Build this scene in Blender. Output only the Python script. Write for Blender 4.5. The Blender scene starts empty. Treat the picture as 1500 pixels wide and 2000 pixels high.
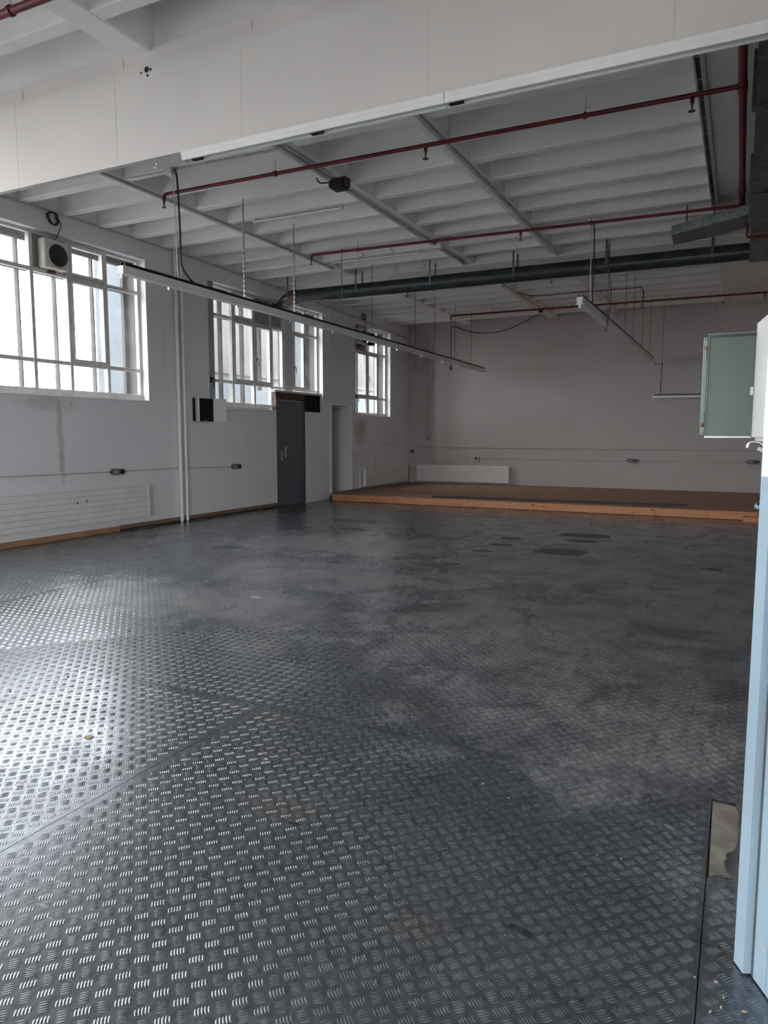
import bpy, math, random
import numpy as np
from mathutils import Vector, Matrix

S = bpy.context.scene
COL = S.collection
random.seed(7)
rng = np.random.default_rng(7)

# ---------------------------------------------------------------- camera
F_PX, PITCH, YAW, ROLL = 1401.93, 0.105827, 0.459257, 0.001156
CAM = Vector((0, 0, 1.5))
fw = Vector((-math.sin(YAW) * math.cos(PITCH), math.cos(YAW) * math.cos(PITCH), -math.sin(PITCH)))
rt0 = Vector((math.cos(YAW), math.sin(YAW), 0))
up0 = rt0.cross(fw)
rt = math.cos(ROLL) * rt0 + math.sin(ROLL) * up0
up = math.cos(ROLL) * up0 - math.sin(ROLL) * rt0
cam_d = bpy.data.cameras.new('camera')
cam_d.sensor_fit = 'VERTICAL'
cam_d.sensor_height = 24.0
cam_d.lens = F_PX / 2000 * 24.0
cam_d.clip_start = 0.02
cam = bpy.data.objects.new('camera', cam_d)
COL.objects.link(cam)
cam.matrix_world = Matrix(((rt.x, up.x, -fw.x, CAM.x), (rt.y, up.y, -fw.y, CAM.y), (rt.z, up.z, -fw.z, CAM.z), (0, 0, 0, 1)))
S.camera = cam

# ---------------------------------------------------------------- sky and exposure
SKY = 15.5
W = bpy.data.worlds.new('overcast_sky')
S.world = W
W.use_nodes = True
bg = W.node_tree.nodes['Background']
bg.inputs['Color'].default_value = (0.955, 0.98, 1.0, 1)
bg.inputs['Strength'].default_value = SKY
S.view_settings.view_transform = 'Standard'
S.view_settings.look = 'None'
S.view_settings.gamma = 1.0
S.view_settings.use_curve_mapping = False
S.view_settings.exposure = 0.0
S.cycles.use_adaptive_sampling = True
S.cycles.adaptive_threshold = 0.08
S.cycles.adaptive_min_samples = 12
S.cycles.max_bounces = 6
S.cycles.diffuse_bounces = 4
S.cycles.glossy_bounces = 3
S.cycles.transmission_bounces = 4
S.cycles.transparent_max_bounces = 10
S.cycles.caustics_reflective = True
S.cycles.caustics_refractive = False

XW = -8.75          # room face of the window wall
YB = 19.30          # room face of the back wall
XR = 3.6            # right wall
YN = -4.6           # wall behind the viewer
ZR = 4.60           # underside of the ceiling ribs
ZS = 4.95           # underside of the slab

def portal(c, size, u, n):
    """sky portal filling a window or gate opening: centre, (width, height), width axis, direction into the room"""
    l = bpy.data.lights.new('window_daylight', 'AREA')
    l.shape = 'RECTANGLE'; l.size, l.size_y = size
    l.cycles.is_portal = True
    o = bpy.data.objects.new('window_daylight', l); COL.objects.link(o)
    u, n = Vector(u), Vector(n); v = (-n).cross(u)
    o.matrix_world = Matrix(((u.x, v.x, -n.x, c[0]), (u.y, v.y, -n.y, c[1]), (u.z, v.z, -n.z, c[2]), (0, 0, 0, 1)))
for y0, y1, z0, z1 in ((-3.4, -1.2, 2.07, 4.31), (0.1, 4.3, 2.07, 4.31), (5.0, 8.97, 2.07, 4.31), (10.55, 14.5, 2.1, 4.29), (16.1, 18.05, 2.05, 4.28)):
    portal((XW - .47, (y0 + y1) / 2, (z0 + z1) / 2), (y1 - y0, z1 - z0), (0, 1, 0), (1, 0, 0))
FILL_RWIN = (-3.8, 0.8, 1.2, 2.8)         # unseen window band added in the right wall to light the room (y0, y1, z0, z1)
FILL_GATE = (-3.2, .8, 0.0, 2.4)          # unseen gate opening added behind the viewer for more light (x0, x1, z0, z1)
portal((XR + .25, (FILL_RWIN[0] + FILL_RWIN[1]) / 2, (FILL_RWIN[2] + FILL_RWIN[3]) / 2), (FILL_RWIN[1] - FILL_RWIN[0], FILL_RWIN[3] - FILL_RWIN[2]), (0, 1, 0), (-1, 0, 0))
portal(((FILL_GATE[0] + FILL_GATE[1]) / 2, YN - .25, (FILL_GATE[2] + FILL_GATE[3]) / 2), (FILL_GATE[1] - FILL_GATE[0], FILL_GATE[3] - FILL_GATE[2]), (1, 0, 0), (0, 1, 0))

# ================================================================= materials
MATS = {}
class N:
    """small node-tree helper"""
    def __init__(s, name):
        s.m = bpy.data.materials.new(name); s.m.use_nodes = True
        s.t = s.m.node_tree; s.b = s.t.nodes['Principled BSDF']; s.o = s.t.nodes['Material Output']
        MATS[name] = s.m
    def n(s, typ, **kw):
        nd = s.t.nodes.new(typ)
        for k, v in kw.items(): setattr(nd, k, v)
        return nd
    def l(s, a, b): s.t.links.new(a, b)
    def pos(s):
        if not hasattr(s, '_p'): s._p = s.n('ShaderNodeNewGeometry').outputs['Position']
        return s._p
    def noise(s, scale, detail=4, rough=.55, vec=None, stretch=None, dist=0):
        v = vec or s.pos()
        if stretch:
            mp = s.n('ShaderNodeVectorMath', operation='MULTIPLY'); s.l(v, mp.inputs[0]); mp.inputs[1].default_value = stretch; v = mp.outputs[0]
        t = s.n('ShaderNodeTexNoise'); t.inputs['Scale'].default_value = scale; t.inputs['Detail'].default_value = detail
        t.inputs['Roughness'].default_value = rough; t.inputs['Distortion'].default_value = dist; s.l(v, t.inputs['Vector'])
        return t.outputs['Fac']
    def ramp(s, fac, a, b, va=0., vb=1.):
        r = s.n('ShaderNodeMapRange', interpolation_type='SMOOTHSTEP'); s.l(fac, r.inputs['Value'])
        r.inputs['From Min'].default_value = a; r.inputs['From Max'].default_value = b
        r.inputs['To Min'].default_value = va; r.inputs['To Max'].default_value = vb
        return r.outputs[0]
    def math(s, op, a, b=None):
        m = s.n('ShaderNodeMath', operation=op)
        for i, v in enumerate((a, b)):
            if v is None: continue
            if isinstance(v, (int, float)): m.inputs[i].default_value = v
            else: s.l(v, m.inputs[i])
        return m.outputs[0]
    def mix(s, fac, c1, c2, blend='MIX'):
        m = s.n('ShaderNodeMix', data_type='RGBA', blend_type=blend)
        for sock, v in ((m.inputs[0], fac), (m.inputs[6], c1), (m.inputs[7], c2)):
            if isinstance(v, (int, float)): sock.default_value = v
            elif isinstance(v, tuple): sock.default_value = (*v[:3], 1)
            else: s.l(v, sock)
        return m.outputs[2]
    def bump(s, h, strength=.2, dist=.01):
        b = s.n('ShaderNodeBump'); b.inputs['Strength'].default_value = strength; b.inputs['Distance'].default_value = dist
        s.l(h, b.inputs['Height']); s.l(b.outputs[0], s.b.inputs['Normal'])
    def set(s, color=None, rough=None, metal=None, spec=None):
        for k, v in (('Base Color', color), ('Roughness', rough), ('Metallic', metal), ('Specular IOR Level', spec)):
            if v is None: continue
            if isinstance(v, tuple): s.b.inputs[k].default_value = (*v[:3], 1)
            elif isinstance(v, (int, float)): s.b.inputs[k].default_value = v
            else: s.l(v, s.b.inputs[k])
        return s.m
    def ellipse(s, cx, cy, rx, ry, rot=0., soft=.25, axes=('x', 'y'), wob=None):
        """mask with a shape of its own at a world position"""
        sb = s.n('ShaderNodeVectorMath', operation='SUBTRACT'); s.l(s.pos(), sb.inputs[0])
        mp = s.n('ShaderNodeMapping', vector_type='POINT')
        if axes == ('x', 'y'):
            sb.inputs[1].default_value = (cx, cy, 0)
            mp.inputs['Rotation'].default_value = (0, 0, -rot); mp.inputs['Scale'].default_value = (1, 1, 0)
            sc = (1 / rx, 1 / ry, 0)
        else:  # y, z
            sb.inputs[1].default_value = (0, cx, cy)
            mp.inputs['Scale'].default_value = (0, 1, 1)
            sc = (0, 1 / rx, 1 / ry)
        s.l(sb.outputs[0], mp.inputs['Vector'])
        ml = s.n('ShaderNodeVectorMath', operation='MULTIPLY'); s.l(mp.outputs[0], ml.inputs[0]); ml.inputs[1].default_value = sc
        ln = s.n('ShaderNodeVectorMath', operation='LENGTH'); s.l(ml.outputs[0], ln.inputs[0])
        v = ln.outputs['Value']
        if wob is not None: v = s.math('ADD', v, wob)
        return s.ramp(v, 1.0, 1.0 - soft)

def simple(name, color, rough=.5, metal=0., var=.06, scale=6., bump=0.):
    k = N(name)
    f = k.noise(scale, 2)
    d = tuple(max(0, c * (1 - var * 2)) for c in color); u = tuple(min(1, c * (1 + var)) for c in color)
    k.set(k.mix(k.ramp(f, .3, .7), d, u), rough, metal)
    if bump: k.bump(k.noise(scale * 8, 2), bump, .004)
    return k.m

def plaster(name, color, left=False):
    k = N(name)
    big = k.ramp(k.noise(.7, 3), .3, .7)
    fine = k.noise(9, 3, .6)
    c = k.mix(big, tuple(x * .94 for x in color), color)
    c = k.mix(k.ramp(fine, .62, .8, 0, .25), c, tuple(x * .82 for x in color))
    if left:
        wob = k.ramp(fine, .2, .8, -.35, .35)
        for (cy, cz, ry, rz, amt) in ((7.22, 1.55, .075, .9, .42), (7.05, 1.95, .55, .14, .30), (7.24, 1.05, .06, .35, .25), (16.35, 1.62, .38, .42, .45), (9.35, 2.9, .05, .7, .15), (9.72, 2.2, .07, 2.4, .16), (9.75, 4.45, .14, .12, .3)):
            m = k.ellipse(cy, cz, ry, rz, axes=('y', 'z'), soft=.7, wob=wob)
            c = k.mix(k.math('MULTIPLY', m, amt), c, (.36, .24, .15))
    k.set(c, .85, spec=.25)
    k.bump(k.noise(38, 2, .65), .22, .006)
    return k.m

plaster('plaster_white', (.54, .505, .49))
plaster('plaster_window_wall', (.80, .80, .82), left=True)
# ceiling concrete: whitewashed, board marked
k = N('ceiling_paint')
c = k.mix(k.ramp(k.noise(.9, 2), .3, .7), (.76, .745, .73), (.84, .825, .81))
c = k.mix(k.ramp(k.noise(3.2, 4, .65), .60, .78, 0, .35), c, (.50, .46, .41))
k.set(c, .9, spec=.2); k.bump(k.noise(26, 2, .6), .25, .008)
simple('bulkhead_paint', (.68, .645, .61), .75, var=.015, scale=1.3, bump=.08)
simple('white_enamel', (.84, .84, .82), .35, var=.02)
simple('window_paint', (.70, .69, .67), .45, var=.06, scale=7)
simple('offwhite_plastic', (.66, .63, .56), .45, var=.05)
simple('grey_plastic', (.34, .34, .34), .5)
simple('socket_grey', (.16, .165, .165), .5)
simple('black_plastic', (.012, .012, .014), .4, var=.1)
simple('black_void', (.006, .006, .008), .8, var=.1)
simple('cable_black', (.02, .02, .02), .5)
simple('cable_white', (.55, .54, .50), .5)
simple('chain_steel', (.42, .41, .39), .4, .6)
simple('rail_grey', (.50, .50, .49), .5, var=.08)
simple('radiator_paint', (.80, .78, .76), .4, var=.03)
simple('speaker_grille', (.05, .045, .055), .9, bump=.4, scale=40)
simple('outer_timber', (.042, .038, .036), .8)
simple('outer_stone_shade', (.06, .055, .05), .9)  # darkened so the colour carries the shade of the blocked sky outdoors
simple('panel_grey', (.40, .39, .385), .7)
simple('door_grey', (.125, .14, .165), .5, var=.05, scale=3)
simple('door_dark', (.10, .10, .105), .5)
simple('lintel_brown', (.10, .055, .038), .6, var=.15, scale=14)
simple('brass_dark', (.10, .09, .08), .35, .8)
simple('chrome', (.75, .75, .77), .12, 1., var=.02)
simple('cabinet_white', (.74, .73, .73), .4, var=.02)
simple('cabinet_beige', (.66, .62, .56), .45, var=.03)
simple('door_green', (.072, .116, .090), .42, var=.05, scale=3)
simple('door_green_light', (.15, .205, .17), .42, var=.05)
simple('blue_paint', (.31, .415, .495), .45, var=.03, scale=3)
simple('white_gloss', (.80, .80, .78), .4, var=.02, scale=3)
simple('seal_dark', (.10, .115, .12), .7)
simple('rust_brown', (.17, .075, .045), .65, .2, var=.2)
simple('concrete_patch', (.185, .168, .148), .85, var=.16, scale=9, bump=.3)
simple('floor_under', (.075, .06, .048), .8)
simple('blue_rag', (.045, .06, .12), .9, var=.2, scale=20)
simple('chip_wood', (.48, .36, .24), .8, var=.2, scale=30)
simple('chip_pale', (.46, .45, .42), .7)
simple('chip_dark', (.03, .028, .026), .7)
simple('plaster_pink', (.060, .052, .055), .9, var=.05)  # dark tone stands in for the shade of the courtyard
simple('plaster_pale', (.066, .075, .083), .9, var=.05)  # yard shade is put into this dark tone too
simple('ground_asphalt', (.14, .14, .14), .9)
# red pipe paint: chipped
k = N('red_paint')
k.set(k.mix(k.ramp(k.noise(16, 6, .7), .66, .70), k.mix(k.ramp(k.noise(3, 4), .3, .7), (.115, .008, .012), (.18, .013, .018)), (.09, .03, .02)), .42)
# dark spiral duct
k = N('duct_dark')
k.set(k.mix(k.ramp(k.noise(5, 4), .35, .65), (.035, .042, .046), (.055, .062, .066)), .38, .35)
# galvanised sheet: spangle
k = N('galvanised')
vo = k.n('ShaderNodeTexVoronoi'); vo.inputs['Scale'].default_value = 22; k.l(k.pos(), vo.inputs['Vector'])
k.set(k.mix(k.ramp(vo.outputs['Distance'], .1, .7), (.10, .115, .12), (.17, .185, .19)), k.ramp(k.noise(14, 3), .3, .7, .35, .55), .7)
# orange stage timber with knots and grain
def wood(name, c0, c1, stretch, rough=.6, knots=True):
    k = N(name)
    g = k.noise(3.5, 8, .65, stretch=stretch, dist=1.2)
    c = k.mix(k.ramp(g, .32, .68), c0, c1)
    if knots:
        vo = k.n('ShaderNodeTexVoronoi'); vo.inputs['Scale'].default_value = 3.4
        mp = k.n('ShaderNodeVectorMath', operation='MULTIPLY'); k.l(k.pos(), mp.inputs[0]); mp.inputs[1].default_value = (1, .0, 2.4); k.l(mp.outputs[0], vo.inputs['Vector'])
        c = k.mix(k.ramp(vo.outputs['Distance'], .15, .06), c, (.10, .035, .015))
    k.set(c, rough); k.bump(g, .15, .004)
    return k.m
wood('stage_timber', (.48, .20, .09), (.62, .29, .14), (.7, 6, 9))
wood('stage_deck', (.31, .17, .112), (.37, .215, .145), (1.2, 1.2, 1), .75, knots=False)
wood('skirting_wood', (.33, .18, .10), (.46, .27, .16), (6, .6, 9), .6, knots=False)
wood('skirting_old', (.17, .115, .085), (.27, .18, .13), (6, .6, 9), .7, knots=False)
wood('bar_dark', (.022, .019, .018), (.038, .032, .03), (.6, 8, 8), .55, knots=False)
# window panes: old frosted glass, mostly letting the daylight through
k = N('frosted_pane')
tr = k.n('ShaderNodeBsdfTransparent'); tr.inputs[0].default_value = (.96, .965, .965, 1)
tl = k.n('ShaderNodeBsdfTranslucent'); tl.inputs[0].default_value = (.85, .9, .92, 1)
gl = k.n('ShaderNodeBsdfGlossy'); gl.inputs['Roughness'].default_value = .15; gl.inputs[0].default_value = (.9, .9, .9, 1)
m1 = k.n('ShaderNodeMixShader'); k.l(k.ramp(k.noise(2.5, 4), .3, .75, .006, .02), m1.inputs[0]); k.l(tr.outputs[0], m1.inputs[1]); k.l(tl.outputs[0], m1.inputs[2])
m2 = k.n('ShaderNodeMixShader'); m2.inputs[0].default_value = .05; k.l(m1.outputs[0], m2.inputs[1]); k.l(gl.outputs[0], m2.inputs[2])
k.l(m2.outputs[0], k.o.inputs['Surface'])

# ---- steel checker plate: where dust lies, where dry stains and rust bloom (world x, y, radii), read by the material as a mesh attribute
DUST = ((-.4, 3.9, 1.5, 1.3), (-1.3, 5.3, 2.6, 1.6), (-.2, 6.8, 1.6, 2.2), (-3.6, 6.6, 2.8, 1.0), (-1.5, 8.2, 2.2, 1.6), (-.2, 4.6, .3, .35), (-4.6, 5.0, 2.2, .9), (-5.0, 8.6, 2.4, 1.5))
STAIN = ((-2.02, 9.3, .37, .30), (-2.05, 11.0, .45, .26), (-2.95, 8.92, .17, .12), (-2.91, 9.54, .18, .13), (-2.96, 10.19, .19, .14), (-3.0, 7.84, .15, .10),
         (-6.14, 7.66, .27, .2), (-6.06, 11.1, .6, .28), (-.22, 8.83, .13, .09), (-1.98, 10.39, .26, .14), (-6.09, 9.35, .3, .13), (-5.6, 10.1, .3, .14))
RUST = ((-.85, 1.88, .16, .12), (-1.55, 3.5, .2, .1), (-2.2, 3.05, .3, .1), (-3.0, 4.1, .2, .1), (-1.9, 2.75, .18, .08), (-1.2, 4.2, .2, .12), (-1.6, 2.3, .2, .1), (-4.4, 4.9, .3, .12))
def wear_map(me):
    co = np.empty(len(me.vertices) * 3); me.vertices.foreach_get('co', co); x, y = co[0::3], co[1::3]
    out = np.ones((len(x), 4), dtype=np.float32)
    for c_, table in enumerate((DUST, STAIN, RUST)):
        f = np.full(len(x), -1.0)
        for cx, cy, rx, ry in table: f = np.maximum(f, 1 - np.hypot((x - cx) / rx, (y - cy) / ry))
        out[:, c_] = f
    at = me.attributes.new('wear_map', 'FLOAT_COLOR', 'POINT'); at.data.foreach_set('color', out.ravel())
def plate_material(name, gain=1., dr=0.):
    k = N(name)
    at = k.n('ShaderNodeAttribute'); at.attribute_name = 'wear_map'
    sep = k.n('ShaderNodeSeparateColor'); k.l(at.outputs['Color'], sep.inputs[0])
    mid = k.noise(2.3, 4, .6, dist=.6)
    scuff = k.noise(11, 4, .7, stretch=(1.0, .4, 1), dist=.5)
    speck = k.noise(38, 2, .7, stretch=(1, .45, 1), dist=.8)
    base = k.mix(k.ramp(mid, .3, .7), (.20, .218, .240), (.155, .167, .182))
    wob = k.ramp(mid, .2, .8, -.55, .55)
    dust = k.math('MULTIPLY', k.ramp(k.math('SUBTRACT', sep.outputs[0], wob), 0, .8), k.ramp(scuff, .30, .66, .15, .42))
    base = k.mix(dust, base, (.33, .315, .30))
    base = k.mix(1., base, k.mix(k.ramp(speck, .3, .7), (.80, .80, .80), (1.2, 1.2, 1.2)), 'MULTIPLY')
    rust = k.math('MULTIPLY', k.ramp(k.math('SUBTRACT', sep.outputs[2], wob), 0, .8), k.ramp(scuff, .35, .65, .05, .45))
    base = k.mix(rust, base, (.30, .23, .17))
    wav = k.noise(20, 2, .5, stretch=(.25, 1, 1), dist=2.0)
    base = k.mix(k.math('MULTIPLY', k.ramp(wav, .64, .72), k.ramp(mid, .52, .62, 0, .5)), base, (.42, .42, .42))
    st = k.ramp(k.math('SUBTRACT', sep.outputs[1], k.ramp(scuff, .2, .8, -.2, .2)), 0, .2)
    st = k.math('MULTIPLY', st, .72)
    base = k.mix(st, base, (.030, .030, .031))
    cr = k.math('MULTIPLY', k.ramp(wav, .36, .31), k.ramp(mid, .45, .38, 0, .6))
    base = k.mix(cr, base, (.03, .03, .03))
    rough = k.math('ADD', k.ramp(mid, .25, .75, .19 + dr, .31 + dr), k.math('MULTIPLY', dust, .35))
    metal = k.math('MULTIPLY', k.math('SUBTRACT', .72, k.math('MULTIPLY', dust, .65)), k.math('SUBTRACT', 1., st))
    if gain != 1.: base = k.mix(1., base, (gain, gain, gain), 'MULTIPLY')
    rough = k.math('ADD', rough, k.math('MULTIPLY', st, .45))
    k.set(base, rough, metal, k.math('SUBTRACT', .5, k.math('MULTIPLY', st, .46)))
    return k.m
plate_material('checker_steel')
plate_material('tread_steel', 1.4, -.02)

# ================================================================= mesh building
ORG = {}
class MB:
    def __init__(s): s.v = []; s.f = []
    def _add(s, vs, fs):
        b = len(s.v); s.v += [tuple(v) for v in vs]; s.f += [tuple(i + b for i in f) for f in fs]; return s
    def box(s, x0, x1, y0, y1, z0, z1, bev=0.):
        x0, x1 = sorted((x0, x1)); y0, y1 = sorted((y0, y1)); z0, z1 = sorted((z0, z1))
        if bev and min(x1 - x0, y1 - y0, z1 - z0) > 2.2 * bev:
            b = bev; V = []; idx = {}
            for ix, (xa, sx) in enumerate(((x0, 1), (x1, -1))):
                for iy, (ya, sy) in enumerate(((y0, 1), (y1, -1))):
                    for iz, (za, sz) in enumerate(((z0, 1), (z1, -1))):
                        for ax in range(3):
                            p = [xa, ya, za]
                            for o, sg in zip(range(3), (sx, sy, sz)):
                                if o != ax: p[o] += sg * b
                            idx[(ix, iy, iz, ax)] = len(V); V.append(p)
            Fs = []
            for ix in (0, 1):
                q = [idx[(ix, a, c, 0)] for a, c in ((0, 0), (1, 0), (1, 1), (0, 1))]; Fs.append(q if ix else q[::-1])
            for iy in (0, 1):
                q = [idx[(a, iy, c, 1)] for a, c in ((0, 0), (1, 0), (1, 1), (0, 1))]; Fs.append(q[::-1] if iy else q)
            for iz in (0, 1):
                q = [idx[(a, c, iz, 2)] for a, c in ((0, 0), (1, 0), (1, 1), (0, 1))]; Fs.append(q if iz else q[::-1])
            for a in (0, 1):
                for c in (0, 1):
                    Fs.append([idx[(0, a, c, 1)], idx[(1, a, c, 1)], idx[(1, a, c, 2)], idx[(0, a, c, 2)]])
                    Fs.append([idx[(a, 0, c, 0)], idx[(a, 1, c, 0)], idx[(a, 1, c, 2)], idx[(a, 0, c, 2)]])
                    Fs.append([idx[(a, c, 0, 0)], idx[(a, c, 1, 0)], idx[(a, c, 1, 1)], idx[(a, c, 0, 1)]])
                    for d in (0, 1): Fs.append([idx[(a, c, d, 0)], idx[(a, c, d, 1)], idx[(a, c, d, 2)]])
            return s._add(V, Fs)
        vs = [(x, y, z) for x in (x0, x1) for y in (y0, y1) for z in (z0, z1)]
        return s._add(vs, [(0, 1, 3, 2), (4, 6, 7, 5), (0, 4, 5, 1), (2, 3, 7, 6), (0, 2, 6, 4), (1, 5, 7, 3)])
    def obox(s, o, ux, uy, uz):
        """box from corner o with edge vectors"""
        o, ux, uy, uz = map(Vector, (o, ux, uy, uz))
        vs = [o + a * ux + b * uy + c * uz for a in (0, 1) for b in (0, 1) for c in (0, 1)]
        return s._add(vs, [(0, 1, 3, 2), (4, 6, 7, 5), (0, 4, 5, 1), (2, 3, 7, 6), (0, 2, 6, 4), (1, 5, 7, 3)])
    def bar(s, p0, p1, w, h, upv=(0, 0, 1)):
        """rectangular bar whose centre line runs p0-p1"""
        p0, p1 = Vector(p0), Vector(p1); d = p1 - p0
        side = d.cross(Vector(upv))
        if side.length < 1e-6: side = Vector((1, 0, 0))
        side.normalize(); u = side.cross(d).normalized()
        return s.obox(p0 - side * w / 2 - u * h / 2, d, side * w, u * h)
    def tube(s, pts, r, n=10, caps=True):
        pts = [Vector(p) for p in pts]; rs = r if isinstance(r, (list, tuple)) else [r] * len(pts)
        b = len(s.v); prev = None
        for i, p in enumerate(pts):
            d = (pts[min(i + 1, len(pts) - 1)] - pts[max(i - 1, 0)]).normalized()
            if prev is None:
                a = d.cross(Vector((0, 0, 1)))
                if a.length < .05: a = d.cross(Vector((1, 0, 0)))
            else:
                a = prev - d * prev.dot(d)
            a.normalize(); prev = a; c = d.cross(a)
            for j in range(n):
                t = 2 * math.pi * j / n
                s.v.append(tuple(p + rs[i] * (math.cos(t) * a + math.sin(t) * c)))
        for i in range(len(pts) - 1):
            for j in range(n):
                j2 = (j + 1) % n
                s.f.append((b + i * n + j, b + i * n + j2, b + (i + 1) * n + j2, b + (i + 1) * n + j))
        if caps:
            s.f.append(tuple(b + j for j in range(n))[::-1]); e = b + (len(pts) - 1) * n
            s.f.append(tuple(e + j for j in range(n)))
        return s
    def prism(s, poly, vec):
        """polygon (3-D points) pushed along vec"""
        n = len(poly); v = Vector(vec)
        vs = [Vector(p) for p in poly] + [Vector(p) + v for p in poly]
        return s._add(vs, [tuple(range(n))[::-1], tuple(range(n, 2 * n))] + [(i, (i + 1) % n, n + (i + 1) % n, n + i) for i in range(n)])
    def build(s, name, mat, parent=None, smooth=False):
        o0 = ORG.get(parent.name, Vector((0, 0, 0))) if parent else Vector((0, 0, 0))
        me = bpy.data.meshes.new(name)
        me.from_pydata([(v[0] - o0.x, v[1] - o0.y, v[2] - o0.z) for v in s.v], [], s.f)
        me.materials.append(MATS[mat])
        if smooth:
            me.polygons.foreach_set('use_smooth', [True] * len(me.polygons))
            me.set_sharp_from_angle(angle=math.radians(40))
        me.update()
        o = bpy.data.objects.new(name, me); COL.objects.link(o)
        if parent: o.parent = parent
        ORG[o.name] = o0
        return o

def tag(o, label=None, cat=None, group=None, kind=None):
    for k_, v_ in (('label', label), ('category', cat), ('group', group), ('kind', kind)):
        if v_: o[k_] = v_
    return o
def thing(name, loc, label=None, cat=None, group=None, kind=None):
    o = bpy.data.objects.new(name, None); COL.objects.link(o); o.location = loc
    o.empty_display_size = .1; ORG[o.name] = Vector(loc)
    return tag(o, label, cat, group, kind)
def arc(c, r, a0, a1, u, v, n=8):
    c, u, v = Vector(c), Vector(u), Vector(v)
    return [c + r * (math.cos(a0 + (a1 - a0) * i / n) * u + math.sin(a0 + (a1 - a0) * i / n) * v) for i in range(n + 1)]

# ================================================================= the room shell
def grid_wall(mb, x0, x1, ys, zs, is_open):
    """wall between x0 and x1 (x1 = room face) with openings, cells given by is_open(yc, zc)"""
    op = [[is_open((ys[i] + ys[i + 1]) / 2, (zs[j] + zs[j + 1]) / 2) for j in range(len(zs) - 1)] for i in range(len(ys) - 1)]
    def solid(i, j): return 0 <= i < len(ys) - 1 and 0 <= j < len(zs) - 1 and not op[i][j]
    for i in range(len(ys) - 1):
        for j in range(len(zs) - 1):
            if op[i][j]: continue
            a, b, c, d = ys[i], ys[i + 1], zs[j], zs[j + 1]
            q = lambda *p: mb._add(p, [(0, 1, 2, 3)])
            q((x1, a, c), (x1, b, c), (x1, b, d), (x1, a, d)); q((x0, b, c), (x0, a, c), (x0, a, d), (x0, b, d))
            if not solid(i - 1, j): q((x0, a, c), (x1, a, c), (x1, a, d), (x0, a, d))
            if not solid(i + 1, j): q((x1, b, c), (x0, b, c), (x0, b, d), (x1, b, d))
            if not solid(i, j - 1): q((x0, a, c), (x0, b, c), (x1, b, c), (x1, a, c))
            if not solid(i, j + 1): q((x1, a, d), (x1, b, d), (x0, b, d), (x0, a, d))

OPEN = [(-3.4, -1.2, 2.07, 4.31), (0.1, 4.3, 2.07, 4.31), (5.0, 8.97, 2.07, 4.31), (10.5, 14.47, 2.03, 4.29), (12.6, 13.71, -.01, 2.44), (14.87, 15.85, -.01, 2.22), (16.07, 18.05, 2.02, 4.28)]
ys = sorted({YN - .4, YB + .3} | {v for o in OPEN for v in o[:2]}); zs = sorted({-.01, 5.1} | {v for o in OPEN for v in o[2:]})
mb = MB(); grid_wall(mb, XW - .5, XW, ys, zs, lambda y, z: any(o[0] < y < o[1] and o[2] < z < o[3] for o in OPEN))
wall_left = tag(mb.build('wall_left', 'plaster_window_wall'), 'white plastered wall with large multi-pane windows and brown water stains', kind='structure')
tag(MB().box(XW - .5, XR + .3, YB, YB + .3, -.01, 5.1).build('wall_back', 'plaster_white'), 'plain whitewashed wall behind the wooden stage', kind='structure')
mb = MB()
for b in ((YN - .3, FILL_RWIN[0], -.01, 5.1), (FILL_RWIN[1], YB + .3, -.01, 5.1), (FILL_RWIN[0], FILL_RWIN[1], -.01, FILL_RWIN[2]), (FILL_RWIN[0], FILL_RWIN[1], FILL_RWIN[3], 5.1)): mb.box(XR, XR + .3, b[0], b[1], b[2], b[3])
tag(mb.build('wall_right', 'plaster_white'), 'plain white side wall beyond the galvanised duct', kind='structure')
mb = MB()
for b in ((XW - .5, FILL_GATE[0], -.01, 5.1), (FILL_GATE[1], XR + .3, -.01, 5.1), (FILL_GATE[0], FILL_GATE[1], FILL_GATE[3], 5.1)): mb.box(b[0], b[1], YN - .3, YN, b[2], b[3])
tag(mb.build('wall_rear', 'plaster_white'), 'white wall with an added gate opening for light', kind='structure')
ceiling = tag(MB().box(XW - .5, XR + .3, YN - .3, YB + .3, ZS, ZS + .15).build('ceiling', 'ceiling_paint'), 'whitewashed ribbed concrete ceiling slab', kind='structure')

# floor: dark bed under steel plates
floor = tag(MB().box(XW - .5, XR + .3, YN - .3, YB + .3, -.12, -.012).build('floor', 'floor_under'), 'dark grey five-bar steel checker plate floor', kind='structure')

# ---- ceiling ribs (X direction), beams (Y direction) and the cross girder
RIB0, RIBP = 4.09, .66
for kx in range(-12, 23):
    y = RIB0 + RIBP * kx
    if 12.3 < y < 13.5 or y < YN + .1 or y > YB - .25: continue
    w = .14
    mb = MB()
    x0, x1 = XW, -.49
    poly = [(x0, y - .035, ZS), (x0, y, ZR + .012), (x0, y + .012, ZR), (x0, y + w - .012, ZR), (x0, y + w, ZR + .012), (x0, y + w + .035, ZS)]
    mb.prism(poly, (x1 - x0, 0, 0)).build('rib', 'ceiling_paint', ceiling)
for (x0, x1) in ((-7.08, -6.86), (-4.70, -4.44), (-3.08, -2.90)):
    poly = [(x0 - .03, YN, ZS), (x0, YN, ZR + .008), (x0 + .012, YN, ZR - .005), (x1 - .012, YN, ZR - .005), (x1, YN, ZR + .008), (x1 + .03, YN, ZS)]
    MB().prism(poly, (0, YB - YN, 0)).build('beam', 'ceiling_paint', ceiling)
MB().box(-.5, XR, YN, YB, ZR - .004, ZS).build('flat_soffit', 'ceiling_paint', ceiling)
g = MB().box(XW, XR, 12.70, 13.36, ZR - .035, ZS - .01).build('girder', 'ceiling_paint', ceiling)
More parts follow.
